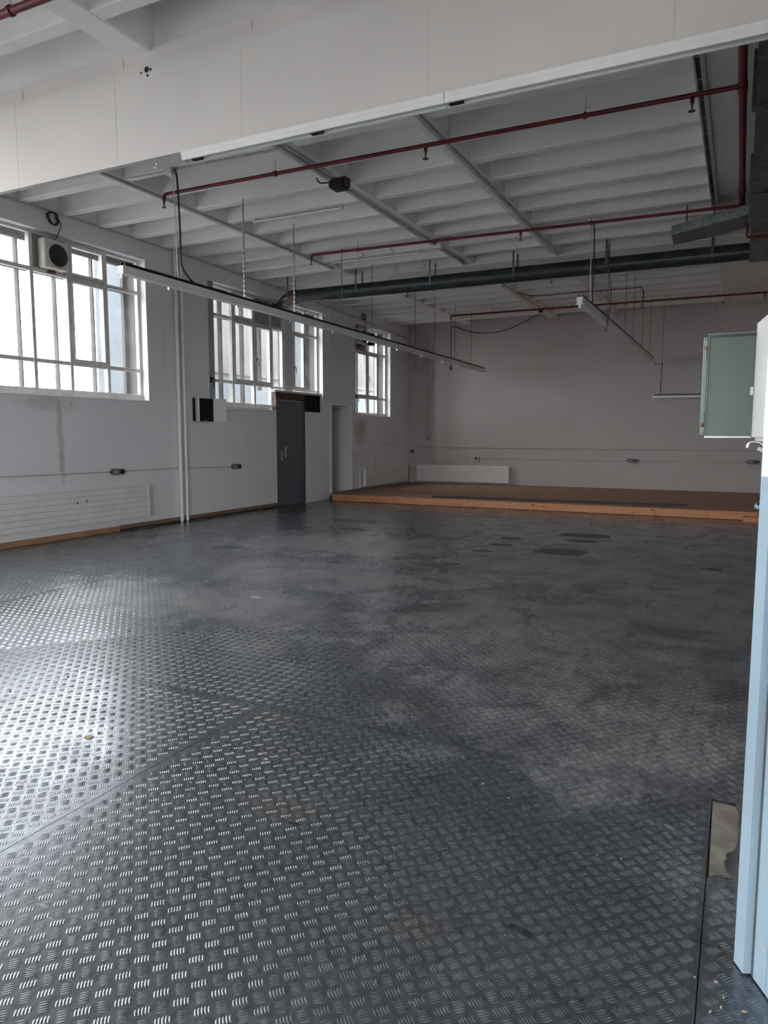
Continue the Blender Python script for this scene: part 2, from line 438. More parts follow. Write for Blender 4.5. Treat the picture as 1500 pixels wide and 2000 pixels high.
MB().box(XW, XR, 12.685, 12.70, ZR + .02, ZR + .05).box(XW, XR, 13.36, 13.375, ZR + .02, ZR + .05).build('fillet', 'ceiling_paint', g)

# ---- bulkhead in the foreground: boarded downstand over the opening
YF = 4.70
bulk = tag(MB().box(XW, XR, YF, YF + .055, 3.775, ZR + .03).build('wall_front', 'bulkhead_paint'), 'white boarded downstand across the room with a light batten under it', kind='structure')
joints = [XW, -7.28, -6.03, -4.79, -3.49, -1.95, -.41, 1.1, XR]
for a, b in zip(joints, joints[1:]):
    MB().box(a + .050, b - .050, YF - .0082, YF - .0003, 3.768, 4.525, .0005).build('panel', 'bulkhead_paint', bulk)
for j in joints[1:-1]:
    MB().box(j - .052, j + .052, YF - .007, YF - .0003, 3.768, ZR - .004, .001).build('cover_strip', 'bulkhead_paint', bulk)
for (x, z, r) in ((-4.48, 4.462, .024), (-4.54, 4.448, .009), (-4.438, 4.455, .011), (-4.472, 4.415, .011)):
    MB().tube([(x, YF - .0115, z), (x, YF - .009, z)], r, 9).build('bolt_hole', 'black_void', bulk)

# ---- steel checker plates
ROWS = [-3.67, -1.39, .89, 3.17, 5.45, 7.73, 10.01, 12.29, 14.5]
SEAMS = [[-4.625, -2.33, -.035, 2.26], [-4.625, -2.33, -.035, 2.26], [-6.92, -4.625, -2.33, -.035, 2.26], [-5.9, .75], [-8.0, -2.75], [-4.9, .4], [-6.3, -1.7], [-7.4, -2.9]]
CELL = .0495
def frustum_ok(x, y):
    """within the view with room for a step to the side, and near enough to tell the bars apart"""
    ang = np.degrees(np.arctan2(-x, y)); r = np.hypot(x, y)
    return (ang > -7) & (ang < 60) & (r > .85) & (r < 15.2) & (x < .45)
def wear(x, y):
    """how much of the tread height is left (dust and traffic have flattened the right-hand run)"""
    h = np.ones_like(x)
    for cx, cy, rx, ry, a in ((-.45, 4.0, 1.0, 1.0, .65), (-.4, 5.6, 1.2, 1.4, .5), (-1.6, 5.2, 1.0, .8, .2), (.1, 2.3, .25, .5, .4), (-.5, 3.0, .6, .5, .25), (-.2, 8.0, 1.2, 2.0, .3)):
        d = np.hypot((x - cx) / rx, (y - cy) / ry); h *= 1 - a * np.clip(1.25 - d, 0, 1) ** .7
    h *= .82 + .18 * np.sin(x * 5.1 + 1.3 * np.sin(y * 3.7)) * np.sin(y * 4.3 + x)
    return np.clip(h, .12, 1)
def tread(x0, x1, y0, y1, hole=None):
    """numpy mesh of the raised bars on one plate"""
    s2 = math.sqrt(2)
    cs = [((x + y) / s2, (y - x) / s2) for x in (x0, x1) for y in (y0, y1)]
    ia = np.arange(math.floor(min(c[0] for c in cs) / CELL), math.ceil(max(c[0] for c in cs) / CELL) + 1)
    ib = np.arange(math.floor(min(c[1] for c in cs) / CELL), math.ceil(max(c[1] for c in cs) / CELL) + 1)
    A, B = np.meshgrid(ia, ib, indexing='ij'); A, B = A.ravel(), B.ravel()
    par = (A + B) % 2
    a = (A + .14) * CELL; b = (B + .19) * CELL
    cx, cy = (a - b) / s2, (a + b) / s2
    m = (cx > x0 + .02) & (cx < x1 - .02) & (cy > y0 + .02) & (cy < y1 - .02) & frustum_ok(cx, cy)
    if hole is not None: m &= ~((cx > hole[0]) & (cx < hole[1]) & (cy > hole[2]) & (cy < hole[3]))
    cx, cy, par = cx[m], cy[m], par[m]
    if len(cx) == 0: return None
    # five bars per cell
    k5 = (np.arange(5) - 2) * .0088; k3 = (np.arange(3) - 1) * .0150
    fr = np.hypot(cx, cy) > 9.0            # too far to tell five bars from three broader ones
    nr_, ff = ~fr, fr
    CX = np.concatenate([np.repeat(cx[nr_], 5), np.repeat(cx[ff], 3)]); CY = np.concatenate([np.repeat(cy[nr_], 5), np.repeat(cy[ff], 3)])
    P = np.concatenate([np.repeat(par[nr_], 5), np.repeat(par[ff], 3)]); K = np.concatenate([np.tile(k5, nr_.sum()), np.tile(k3, ff.sum())])
    ux = np.where(P == 0, -1 / s2, 1 / s2); uy = np.full_like(ux, 1 / s2)      # bar direction
    vx, vy = -uy, ux
    CX = CX + vx * K; CY = CY + vy * K
    r = np.hypot(CX, CY)
    ln = np.full_like(CX, .0195) * (1 - .08 * (np.abs(K) > .015)); wd = np.where(r > 9.0, .0062, .0040)
    h = .0012 * wear(CX, CY) * np.clip(1.25 - r / 20, .5, 1)
    # near bars: pillow with a flat crown; far bars: plain ridge
    def shape(sel, loc, polys, base):
        V = np.empty((sel.sum(), len(loc), 3))
        for i, (p, q, t) in enumerate(loc):
            V[:, i, 0] = CX[sel] + ux[sel] * ln[sel] * p + vx[sel] * wd[sel] * q
            V[:, i, 1] = CY[sel] + uy[sel] * ln[sel] * p + vy[sel] * wd[sel] * q
            V[:, i, 2] = np.where(t > 0, h[sel] * t, -.0004)
        F = (polys[None] + (np.arange(len(V)) * len(loc))[:, None, None]).reshape(-1) + base
        return V.reshape(-1, 3), F
    near = r < 5.6
    locN = [(-1, 0, 0), (-.45, -1, 0), (.45, -1, 0), (1, 0, 0), (.45, 1, 0), (-.45, 1, 0),
            (-.80, 0, .9), (-.40, -.52, .92), (.40, -.52, .92), (.80, 0, .9), (.40, .52, .92), (-.40, .52, .92), (0, 0, 1)]
    triN = []
    for i in range(6):
        j = (i + 1) % 6
        triN += [(i, j, 6 + j), (i, 6 + j, 6 + i), (6 + i, 6 + j, 12)]
    locF = [(-1, 0, 0), (-.42, -1, 0), (.42, -1, 0), (1, 0, 0), (.42, 1, 0), (-.42, 1, 0), (-.45, 0, 1), (.45, 0, 1)]
    triF = [(0, 1, 6), (1, 2, 7), (1, 7, 6), (2, 3, 7), (3, 4, 7), (4, 5, 6), (4, 6, 7), (5, 0, 6)]
    V1, F1 = shape(near, locN, np.array(triN), 0)
    V2, F2 = shape(~near, locF, np.array(triF), len(V1))
    V = np.concatenate([V1, V2]); Fv = np.concatenate([F1, F2])
    me = bpy.data.meshes.new('tread_bars')
    me.vertices.add(len(V)); me.vertices.foreach_set('co', V.reshape(-1))
    me.loops.add(len(Fv)); me.loops.foreach_set('vertex_index', Fv.astype(np.int32))
    me.polygons.add(len(Fv) // 3); me.polygons.foreach_set('loop_start', np.arange(0, len(Fv), 3, dtype=np.int32))
    me.polygons.foreach_set('use_smooth', np.ones(len(Fv) // 3, dtype=bool))
    me.update(calc_edges=True); me.validate(); wear_map(me)
    me.materials.append(MATS['tread_steel'])
    return me
PATCH = [(-.033, 3.135), (.053, 3.13), (.064, 3.08), (.067, 3.03), (.062, 2.97), (.066, 2.92), (.061, 2.86), (.057, 2.81), (.049, 2.775), (.036, 2.757), (.024, 2.742), (.026, 2.71), (.018, 2.685), (.021, 2.655), (.030, 2.62), (.047, 2.588), (.033, 2.592), (.022, 2.582), (.010, 2.596), (-.008, 2.585), (-.027, 2.558)]
for ri, (y0, y1) in enumerate(zip(ROWS, ROWS[1:])):
    edges = [XW + .05] + SEAMS[ri] + [XR]
    for x0, x1 in zip(edges, edges[1:]):
        gap = .0018 if ri in (2, 6) else .0006
        gy0 = .0018 if ri in (3, 4) else .0006; gy1 = .0018 if ri in (2, 3) else .0006
        a, b, c, d = x0 + gap, x1 - gap, y0 + gy0, y1 - gy1
        mb = MB(); hole = None
        if ri == 2 and abs(a + .035) < .02:   # this plate is torn away along one edge
            poly = [(p[0], p[1], -.010) for p in PATCH[1:-1]]
            ring = [(a, c), (b, c), (b, d), (PATCH[1][0], d)] + PATCH[2:-1] + [(a, 2.556)]
            n = len(ring); hole = (-.1, .09, 2.52, 3.2)
            vs = [(p[0], p[1], -.010) for p in ring] + [(p[0], p[1], 0) for p in ring]
            mb._add(vs, [tuple(range(n, 2 * n))] + [(i, (i + 1) % n, n + (i + 1) % n, n + i) for i in range(n)])
        else:
            nx, ny = max(1, math.ceil((b - a) / .07)), max(1, math.ceil((d - c) / .07))
            gv = [(a + (b - a) * i / nx, c + (d - c) * j / ny, 0) for i in range(nx + 1) for j in range(ny + 1)]
            mb._add(gv, [(i * (ny + 1) + j, (i + 1) * (ny + 1) + j, (i + 1) * (ny + 1) + j + 1, i * (ny + 1) + j + 1) for i in range(nx) for j in range(ny)])
            mb._add([(x_, y_, z_) for x_, y_ in ((a, c), (b, c), (b, d), (a, d)) for z_ in (-.010, 0)], [(0, 2, 3, 1), (2, 4, 5, 3), (4, 6, 7, 5), (6, 0, 1, 7), (0, 6, 4, 2)])
        pl = mb.build('checker_plate', 'checker_steel', floor); wear_map(pl.data)
        me = tread(a, b, c, d, hole)
        if me:
            o = bpy.data.objects.new('tread_bars', me); COL.objects.link(o); o.parent = pl; o['kind'] = 'stuff'; ORG[o.name] = Vector((0, 0, 0))
MB().prism([(p[0], p[1], -.012) for p in PATCH], (0, 0, .010)).build('bare_screed', 'concrete_patch', floor)

# ---- skirting along the window wall
sk = thing('baseboard_left', (XW, 8, 0), 'low wooden skirting plank at the foot of the window wall', kind='structure')
MB().box(XW, XW + .05, -3.5, 8.22, .004, .075, .004).build('plank', 'skirting_wood', sk)
MB().box(XW, XW + .04, 8.24, 12.56, .022, .085, .004).build('plank', 'skirting_old', sk)
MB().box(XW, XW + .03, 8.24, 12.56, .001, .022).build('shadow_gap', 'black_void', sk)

# ================================================================= windows
XI = XW - .15     # inner frame plane
def make_window(name, label, cols, rows, ext, sashes=(), blanks=(), missing=(), handles=(), posts=(), opener=(), om=.03):
    y0, y1, z0, z1 = ext
    w = thing(name, (XI, y0, z0), label, kind='structure')
    xa, xb = XI - .035, XI + .025
    fr = MB()
    fr.box(xa, xb, y0, cols[0] - .0, z0, z1); fr.box(xa, xb, cols[-1], y1, z0, z1)
    fr.box(xa, xb, cols[0], cols[-1], rows[-1], z1)
    fr.build('frame', 'window_paint', w)
    mw = .028
    def has(i, j): return (i, j) not in missing
    nc, nr = len(cols) - 1, len(rows) - 1
    # sill member under the lowest pane of each column
    for i in range(nc):
        js = [j for j in range(nr) if has(i, j)]
        if js: MB().box(xa, xb + .01, cols[i], cols[i + 1], rows[js[0]] - (.09 if js[0] == 0 else .05), rows[js[0]], .004).build('bottom_rail', 'window_paint', w)
    for i in range(1, nc):
        js = [j for j in range(nr) if has(i, j) or has(i - 1, j)]
        MB().box(xa - .005, xb + .012, cols[i] - mw, cols[i] + mw, rows[js[0]], rows[js[-1] + 1], .004).build('mullion', 'window_paint', w)
    for j in range(1, nr):
        for i in range(nc):
            if has(i, j) and has(i, j - 1):
                MB().box(xa, xb, cols[i] + (mw if i else 0), cols[i + 1] - (mw if i < nc - 1 else 0), rows[j] - mw, rows[j] + mw, .004).build('transom', 'window_paint', w)
    for i in range(nc):
        for j in range(nr):
            if not has(i, j): continue
            a, b = cols[i] + (mw if i else 0), cols[i + 1] - (mw if i < nc - 1 else 0)
            c, d = rows[j] + (mw if j and has(i, j - 1) else 0), rows[j + 1] - (mw if j < nr - 1 else 0)
            if (i, j) in posts: continue
            if (i, j) in blanks:
                MB().box(XI - .02, XI - .005, a, b, c, d).build('blank_panel', 'panel_grey', w); continue
            if (i, j) in sashes:
                sw = .045
                f = MB()
                f.box(xa + .01, xb + .022, a, a + sw, c, d, .004).box(xa + .01, xb + .022, b - sw, b, c, d, .004)
                f.box(xa + .01, xb + .022, a + sw, b - sw, c, c + sw, .004).box(xa + .01, xb + .022, a + sw, b - sw, d - sw, d, .004)
                so = f.build('sash', 'window_paint', w)
                a += sw; b -= sw; c += sw; d -= sw
            MB().box(XI - .012, XI - .007, a, b, c, d).build('pane', 'frosted_pane', w)
    for (y, z, m) in handles:
        h = MB().box(XI + .045, XI + .055, y - .012, y + .012, z - .03, z + .05, .003)
        h.tube([(XI + .055, y, z + .02), (XI + .085, y, z + .02)], .008, 8).tube([(XI + .085, y, z + .03), (XI + .088, y + .01, z - .02), (XI + .085, y + .012, z - .12)], .009, 8)
        h.build('handle', m, w, True)
    for (ya, yb, z) in opener:
        MB().bar((XI + .05, ya, z), (XI + .05, yb, z + .02), .012, .015).bar((XI + .05, yb, z + .02), (XI + .11, yb - .2, z + .005), .012, .012).build('stay_arm', 'window_paint', w)
    # outer leaf of the double window
    xo = XW - .43
    ol = MB()
    ol.box(xo - .03, xo + .03, y0, y0 + .10, z0, z1).box(xo - .03, xo + .03, y1 - .08, y1, z0, z1).box(xo - .03, xo + .03, y0 + .1, y1 - .08, z1 - .08, z1)
    if not missing: ol.box(xo - .03, xo + .03, y0 + .1, y1 - .08, z0, z0 + .07)
    ol.build('outer_frame', 'outer_timber', w)
    for i in range(1, nc):
        js = [j for j in range(nr) if has(i, j) and has(i - 1, j)]
        MB().box(xo - .035, xo + .035, cols[i] - om, cols[i] + om, rows[js[0]] - .08, z1 - .08).build('outer_mullion', 'outer_timber', w)
    for j in (2,):
        MB().box(xo - .028, xo + .028, y0 + .1, y1 - .08, rows[j] + .02, rows[j] + .10).build('outer_transom', 'outer_timber', w)
    lz = z0 if not missing else rows[1] - .1
    for (p, q) in ((y0 + .0005, y0 + .012), (y1 - .012, y1 - .0005)):
        MB().box(XW - .495, XI - .036, p, q, lz, z1 - .0005).build('outer_reveal', 'outer_stone_shade', w)  # dark lining over the pale reveal in place of shade
    MB().box(XW - .495, XI - .036, y0 + .012, y1 - .012, z1 - .012, z1 - .0005).build('outer_reveal', 'outer_stone_shade', w)
    MB().box(XW - .495, XI - .036, y0 + .012, (y1 - .012 if not missing else 12.58), z0 + .0005, z0 + .012).build('outer_sill', 'outer_stone_shade', w)
    return w

make_window('window_1', 'brightest multi-pane window, beside the speaker box', [5.05, 5.67, 6.32, 6.97, 7.58, 8.27, 8.92], [2.165, 2.55, 3.79, 4.27], (5.0, 8.97, 2.07, 4.31),
            sashes={(4, 1), (4, 2)}, blanks={(3, 2)}, handles=[(7.63, 3.02, 'chrome')], om=.014, opener=[(7.62, 8.1, 4.275)])
MB().tube([(XI + .05, 7.632, 2.60), (XI + .05, 7.632, 3.72)], .007, 8).build('espagnolette_rod', 'window_paint', bpy.data.objects['window_1'])
w2 = make_window('window_2', 'multi-pane window above the grey steel double door', [10.66, 11.35, 12.03, 12.62, 13.05, 13.40, 13.91, 14.43], [2.14, 2.53, 3.74, 4.25], (10.5, 14.47, 2.04, 4.29),
            sashes={(1, 1), (2, 1), (5, 1), (1, 2)}, blanks={(2, 2), (3, 2)}, missing={(3, 0), (4, 0), (5, 0), (6, 0)}, posts={(4, 1), (4, 2)},
            handles=[(11.99, 3.02, 'window_paint'), (12.09, 3.02, 'black_plastic'), (13.46, 2.98, 'black_plastic')], opener=[(11.42, 11.9, 4.2), (13.5, 13.8, 4.2)])
MB().box(XI - .05, XI + .05, 13.07, 13.38, 2.45, 4.29, .006).build('post', 'window_paint', w2)
MB().box(XW - .45, XW - .02, 10.5, 10.68, 2.04, 4.29).build('side_panel', 'panel_grey', w2)
make_window('window_3', 'narrow window farthest away, near the stage corner', [16.13, 16.90, 17.53, 18.0], [2.10, 2.49, 3.66, 4.25], (16.07, 18.05, 2.02, 4.28),
            sashes={(0, 1), (1, 1)}, blanks={(0, 2)}, handles=[(16.86, 3.0, 'chrome'), (16.96, 3.02, 'chrome')], opener=[(16.9, 17.4, 4.2)])
for (y, z, lab) in ((10.56, 2.52, 'black window opener lever beside the wall cabinet'), (16.12, 2.48, 'black window opener lever on the farthest window')):
    t = thing('opener_lever', (XW, y, z), lab, 'lever')
    MB().box(XW - .03, XW + .012, y - .02, y + .02, z - .05, z + .05, .004).build('base', 'black_plastic', t)
    MB().tube([(XW + .01, y, z + .02), (XW + .05, y, z + .03), (XW + .055, y + .01, z - .04), (XW + .045, y + .02, z - .13)], .011, 8).build('arm', 'black_plastic', t, True)
# window trims against the plaster
for n_, (y, z0, z1) in enumerate(((8.97, 2.05, 4.33), (14.47, 2.0, 4.31), (18.05, 2.0, 4.30))):
    t = MB().box(XW - .001, XW + .012, y - .002, y + .022, z0, z1, .003)
    tag(t.build('trim_%d' % (n_ + 1), 'white_enamel'), ('white edge trim beside the brightest window', 'white edge trim beside the window over the door', 'white edge trim beside the window nearest the stage')[n_], kind='structure')
tag(MB().box(XW - .02, XW + .02, 5.0, 8.99, 2.045, 2.068, .004).build('trim_4', 'white_enamel'), 'thin white sill edge under the brightest window', kind='structure')
tag(MB().box(XW - .02, XW + .012, 10.5, 12.58, 2.0, 2.035, .004).build('trim_5', 'white_enamel'), 'thin white sill edge beside the double door', kind='structure')

# outside: neighbouring houses and yard
tag(MB().box(-60, XW - .6, -40, 90, -.35, -.3).build('ground', 'ground_asphalt'), 'grey yard outside the windows', kind='structure')
tag(MB().box(XW - .55, 40, -40, YN - .31, -.35, -.05).box(XR + .31, 40, YN - .3, 60, -.35, -.3).build('ground_yard', 'ground_asphalt'), 'grey yard outside the added gate opening', kind='structure')
b = thing('neighbour_building', (-20, 30, -.3), 'pink plastered building seen through the window over the door', 'building')
MB().box(-17, -15.5, 17.8, 60, -.3, 19).build('wall', 'plaster_pink', b)
b2 = thing('garage_building', (-16, 30, -.3), 'pale low building seen through the lower window panes', 'building')
MB().box(-15.4, -13.6, 16.0, 60, -.3, 3.3).build('wall', 'plaster_pale', b2)
MB().box(-15.45, -13.5, 15.9, 60, 3.3, 3.42).build('roof_edge', 'outer_stone_shade', b2)
for n_, (y, x1, lab) in enumerate(((9.95, -10.95, 'added pale wall blocking sky at the end of the brightest window'), (15.25, -10.25, 'added pale wall blocking sky between the two farther windows'))):  # added outdoors to keep open sky off the farther windows
    tag(MB().box(x1, XW - .5, y, y + .3, -.3, 9).build('wall_sky_block_%d' % (n_ + 1), 'plaster_pale'), lab, kind='structure')

# ================================================================= doors
d1 = thing('door_1', (XW, 12.6, 0), 'grey steel double door under the window', kind='structure')
xd = XW - .03
MB().box(XW - .3, XW - .03, 12.60, 13.71, -.008, .008).build('threshold', 'door_dark', d1)
MB().box(xd - .045, xd, 12.625, 12.90, .012, 2.245, .004).build('narrow_leaf', 'door_grey', d1)
lf = MB().box(xd - .045, xd + .002, 12.905, 13.695, .012, 2.245, .004).build('wide_leaf', 'door_grey', d1)
MB().box(xd + .002, xd + .008, 12.89, 12.93, .012, 2.245).build('cover_strip', 'door_grey', d1)
MB().box(XW - .09, XW - .005, 12.60, 13.71, 2.25, 2.41, .004).build('lintel', 'lintel_brown', d1)
MB().box(XW - .1, XW - .002, 12.60, 12.622, 0, 2.25).box(XW - .1, XW - .002, 13.698, 13.71, 0, 2.25).build('jamb', 'lintel_brown', d1)
MB().box(XW - .09, XW + .012, 12.55, 14.42, 2.41, 2.455, .004).build('head_rail', 'window_paint', d1)
for y, z in ((12.80, 1.075), (12.955, 1.15)):
    h = MB().box(xd + .008, xd + .014, y - .02, y + .02, z - .11, z + .11, .003).tube([(xd + .01, y, z + .02), (xd + .06, y, z + .02), (xd + .06, y + (.12 if y > 12.9 else -.11), z + .02)], .010, 8)
    h.build('handle', 'chrome', d1, True)
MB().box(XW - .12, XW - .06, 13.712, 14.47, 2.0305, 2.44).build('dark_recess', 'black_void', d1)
MB().box(XW - .03, XW + .01, 14.395, 14.42, 2.0, 2.43, .003).build('recess_trim', 'window_paint', d1)

d2 = thing('door_2', (XW, 14.87, 0), 'dark door set deep in a white framed recess by the stage', kind='structure')
f = MB().box(XW - .002, XW + .018, 14.78, 14.868, .14, 2.31, .004).box(XW - .002, XW + .018, 15.852, 15.90, .14, 2.31, .004).box(XW - .002, XW + .018, 14.868, 15.852, 2.222, 2.31, .004)
f.build('frame', 'white_enamel', d2)
MB().box(XW - .63, XW - .001, 14.80, 15.92, -.03, .002).build('threshold', 'door_dark', d2)
MB().box(XW - .63, XW - .58, 14.85, 15.92, -.005, 2.28).build('leaf', 'door_dark', d2)
MB().box(XW - .58, XW - .5, 15.852, 15.92, -.005, 2.28).box(XW - .58, XW - .5, 14.80, 14.868, -.005, 2.28).box(XW - .58, XW - .5, 14.868, 15.852, 2.222, 2.28).build('outer_lining', 'white_enamel', d2)
MB().box(XW - .575, XW - .52, 15.3, 15.6, 2.06, 2.12, .005).build('door_closer', 'grey_plastic', d2)
MB().bar((XW - .52, 15.4, 2.12), (XW - .10, 15.5, 2.15), .02, .012).build('closer_arm', 'black_plastic', d2)
MB().box(XW - .57, XW - .03, 15.83, 15.851, .0, 2.22).build('jamb_lining', 'white_enamel', d2)

# ================================================================= wooden stage
st = thing('stage_platform', (-4, 14.3, 0), 'low wooden stage platform with orange timber front against back wall', 'stage')
ZD = .15
MB().prism([(-8.41, 14.335, ZD - .03), (3.55, 14.335, ZD - .03), (3.55, YB - .004, ZD - .03), (XW + .004, YB - .004, ZD - .03), (XW + .004, 14.92, ZD - .03)], (0, 0, .03)).build('deck', 'stage_deck', st)
fx = [-8.42, -5.29, -4.20, -1.38, 1.4, 3.55]
for a, b_ in zip(fx, fx[1:]):
    MB().box(a + .002, b_ - .002, 14.30, 14.334, .006, ZD + .004, .003).build('front_board', 'stage_timber', st)
MB().obox((-8.415, 14.335, .006), (-.325, .585, 0), (.03, .016, 0), (0, 0, .112)).build('side_board', 'stage_timber', st)
for x in (-7, -5, -3, -1, 1): MB().box(x - .04, x + .04, 14.4, YB - .1, 0, ZD - .03).build('joist', 'stage_timber', st)
sb = thing('step_block', (.3, 14.15, 0), 'small wooden block under the stage front near the blue wall', 'block')
MB().box(.10, .75, 14.02, 14.28, 0, .085, .004).build('block', 'stage_timber', sb)
for (p, q, lab) in (((-6.02, 14.60), (-4.06, 14.72), 'shorter dark flat bar lying on the stage deck'), ((-4.02, 14.71), (-.87, 14.98), 'longer dark flat bar lying on the stage deck')):
    t = thing('flat_bar', ((p[0] + q[0]) / 2, (p[1] + q[1]) / 2, ZD), lab, 'bar', 'dark flat bars on the stage')
    MB().bar((p[0], p[1], ZD + .020), (q[0], q[1], ZD + .020), .10, .040).build('bar', 'bar_dark', t)
    MB().bar((p[0], p[1] - .04, ZD + .043), (q[0], q[1] - .04, ZD + .043), .02, .006).build('edge_lip', 'bar_dark', t)
rag = MB()
rp = []
for i in range(7):
    for j in range(4):
        u, v = i / 6, j / 3
        rp.append((-8.50 + .1 * u + .02 * math.sin(i * 2 + j), 14.30 + .20 * v, .012 + .14 * math.exp(-((u - .7) ** 2) * 6) * (1 - .5 * v) + .012 * math.sin(i * 3.1 + j * 2)))
n0 = len(rp); rag._add(rp + [(p[0] + .006, p[1] + .004, max(.001, p[2] - .012)) for p in rp], [(i * 4 + j, (i + 1) * 4 + j, (i + 1) * 4 + j + 1, i * 4 + j + 1) for i in range(6) for j in range(3)] + [(n0 + i * 4 + j + 1, n0 + (i + 1) * 4 + j + 1, n0 + (i + 1) * 4 + j, n0 + i * 4 + j) for i in range(6) for j in range(3)])
tag(rag.build('rag', 'blue_rag', None, True), 'dark blue rag at the end of the stage', 'rag')

# ================================================================= radiators
def radiator(label, origin, along, out, length, z0, z1, pipes):
    o, al, ou = Vector(origin), Vector(along), Vector(out)
    t = thing('radiator', origin, label, 'radiator', 'panel radiators')
    n = 6; h = (z1 - z0) / n
    P = lambda a, d, z: o + al * a + ou * d + Vector((0, 0, z))
    MB().obox(P(.03, .035, z0), al * (length - .06), ou * .05, Vector((0, 0, z1 - z0))).build('core', 'radiator_paint', t)
    for i in range(n):
        MB().obox(P(.03, .086, z0 + i * h + .006), al * (length - .06), ou * .026, Vector((0, 0, h - .012))).build('panel', 'radiator_paint', t)
    for a in (0, length - .028):
        MB().obox(P(a, .03, z0 - .004), al * .028, ou * .092, Vector((0, 0, z1 - z0 + .008))).build('end_cap', 'radiator_paint', t)
    for a in (.25 * length, .75 * length):
        MB().obox(P(a, 0, z0 + .05), al * .03, ou * .035, Vector((0, 0, z1 - z0 - .1))).build('bracket', 'radiator_paint', t)
    for pts, r in pipes:
        MB().tube([P(*p) for p in pts], r, 8).build('feed_pipe', 'radiator_paint', t, True)
    return t
r1 = radiator('long white panel radiator below the brightest window', (XW, 5.25, 0), (0, 1, 0), (1, 0, 0), 3.55, .19, .685, [])
for (y, z, w_, h_) in ((7.36, .50, .022, .035), (7.53, .51, .016, .045), (7.37, .36, .012, .012), (7.55, .375, .008, .008)):
    MB().box(XW + .1122, XW + .1132, y, y + w_, z, z + h_).build('paint_chip', 'black_plastic', r1)
radiator('white panel radiator under the farthest window', (XW, 16.40, 0), (0, 1, 0), (1, 0, 0), 2.62, .205, .67,
         [([(.02, .06, .62), (-.12, .06, .63), (-.19, .05, .60), (-.20, .05, .5), (-.20, .05, .19), (-.20, .04, .152)], .016), ([(.03, .06, .24), (-.08, .06, .25), (-.13, .05, .22), (-.13, .05, .17), (-.13, .05, .152)], .015), ([(-.2, .05, .19), (1.2, .05, .165), (2.2, .05, .165), (2.4, .05, .18), (2.42, .05, .22)], .013)])
radiator('white panel radiator on the back wall in the corner', (-8.42, YB, 0), (1, 0, 0), (0, -1, 0), 2.75, .20, .672,
         [([(.02, .06, .63), (-.25, .06, .635)], .013), ([(.02, .06, .24), (-.12, .06, .24), (-.18, .06, .2), (-.2, .06, .152)], .014)])
for z in (.63, .24):
    pass

# ================================================================= sockets, switches and conduit
def socket(label, origin, along, out, two=True, mat='socket_grey'):
    o, al, ou = Vector(origin), Vector(along), Vector(out); Z = Vector((0, 0, 1))
    t = thing('socket_box', origin, label, 'socket')
    MB().obox(o - al * .11 - Z * .05, al * .115, ou * .055, Z * .10).build('housing', mat, t)
    MB().obox(o + al * .01 - Z * .045, al * .10, ou * .06, Z * .09).build('housing', mat, t)
    c = o + al * .06 + ou * .06
    MB().tube([c - ou * .002, c + ou * .02], .034, 14).build('outlet', 'black_plastic', t, True)
    c = o - al * .055 + ou * .055
    MB().tube([c - ou * .002, c + ou * .012], .03, 14).build('switch_knob', 'grey_plastic', t, True)
    for s_ in (-1, 1):
        e = o + al * (.115 * s_)
        MB().tube([e + ou * .025, e + al * (.04 * s_) + ou * .02], .012, 8).build('gland', 'black_plastic', t, True)
    return t
socket('grey industrial socket above the long radiator', (XW, 8.23, .935), (0, 1, 0), (1, 0, 0))
socket('grey industrial socket between white pipes and double door', (XW, 11.19, .905), (0, 1, 0), (1, 0, 0))
socket('grey socket on the back wall above the corner radiator', (-6.70, YB, .875), (1, 0, 0), (0, -1, 0), mat='offwhite_plastic')
socket('grey socket midway along the back wall', (-2.46, YB, .875), (1, 0, 0), (0, -1, 0))
socket('grey socket at the blue wall end of back wall', (.28, YB, .89), (1, 0, 0), (0, -1, 0))
def conduit(label, pts, r, mat='rail_grey', clips=(), name='conduit'):
    t = thing(name, pts[0], label, 'pipe' if name != 'cable' else 'cable')
    MB().tube(pts, r, 8).build('tube', mat, t, True)
    for c in clips: MB().box(c[0] - .014, c[0] + .014, c[1] - .014, c[1] + .014, c[2] - .014, c[2] + .014, .003).build('clip', mat, t)
    return t
X1 = XW + .016
conduit('thin conduit along the window wall towards the grey socket', [(X1, 4.8, .955), (X1, 7, .945), (X1, 8.06, .937)], .010, 'plaster_white', [(X1, y, .946) for y in (5.4, 6.3, 6.75, 7.4)])
conduit('thin conduit between the two window wall sockets', [(X1, 8.40, .937), (X1, 9.6, .938), (X1, 11.02, .907)], .009, 'plaster_white', [(X1, 9.55, .938)])
Y1 = YB - .014
conduit('upper thin pipe across the back wall', [(-8.60, YB - .02, 1.06), (-8.60, Y1, 1.16), (-8.57, Y1, 1.18), (-3, Y1, 1.165), (XR, Y1, 1.165)], .013, 'plaster_white')
conduit('lower thin conduit across the back wall, stage corner end', [(-6.52, Y1, .875), (-2.63, Y1, .872)], .008, 'plaster_white')
conduit('lower thin conduit across the back wall, blue wall end', [(-2.29, Y1, .872), (.11, Y1, .885)], .008, 'plaster_white')
v = thing('valve', (-8.60, YB, 1.02), 'small black valve at the end of the back wall pipe', 'valve')
MB().tube([(-8.60, YB - .02, 1.09), (-8.60, YB - .02, .99)], .022, 10).build('body', 'black_plastic', v, True)
MB().tube([(-8.60, YB - .02, 1.05), (-8.66, YB - .05, 1.05)], .02, 10).build('wheel', 'black_plastic', v, True)
sw = thing('switch_box', (-8.15, YB, 1.44), 'small grey light switch on the back wall', 'switch')
MB().box(-8.20, -8.10, YB - .05, YB, 1.39, 1.48, .006).build('housing', 'grey_plastic', sw)
MB().box(-8.17, -8.13, YB - .058, YB - .05, 1.41, 1.46, .003).build('rocker', 'offwhite_plastic', sw)
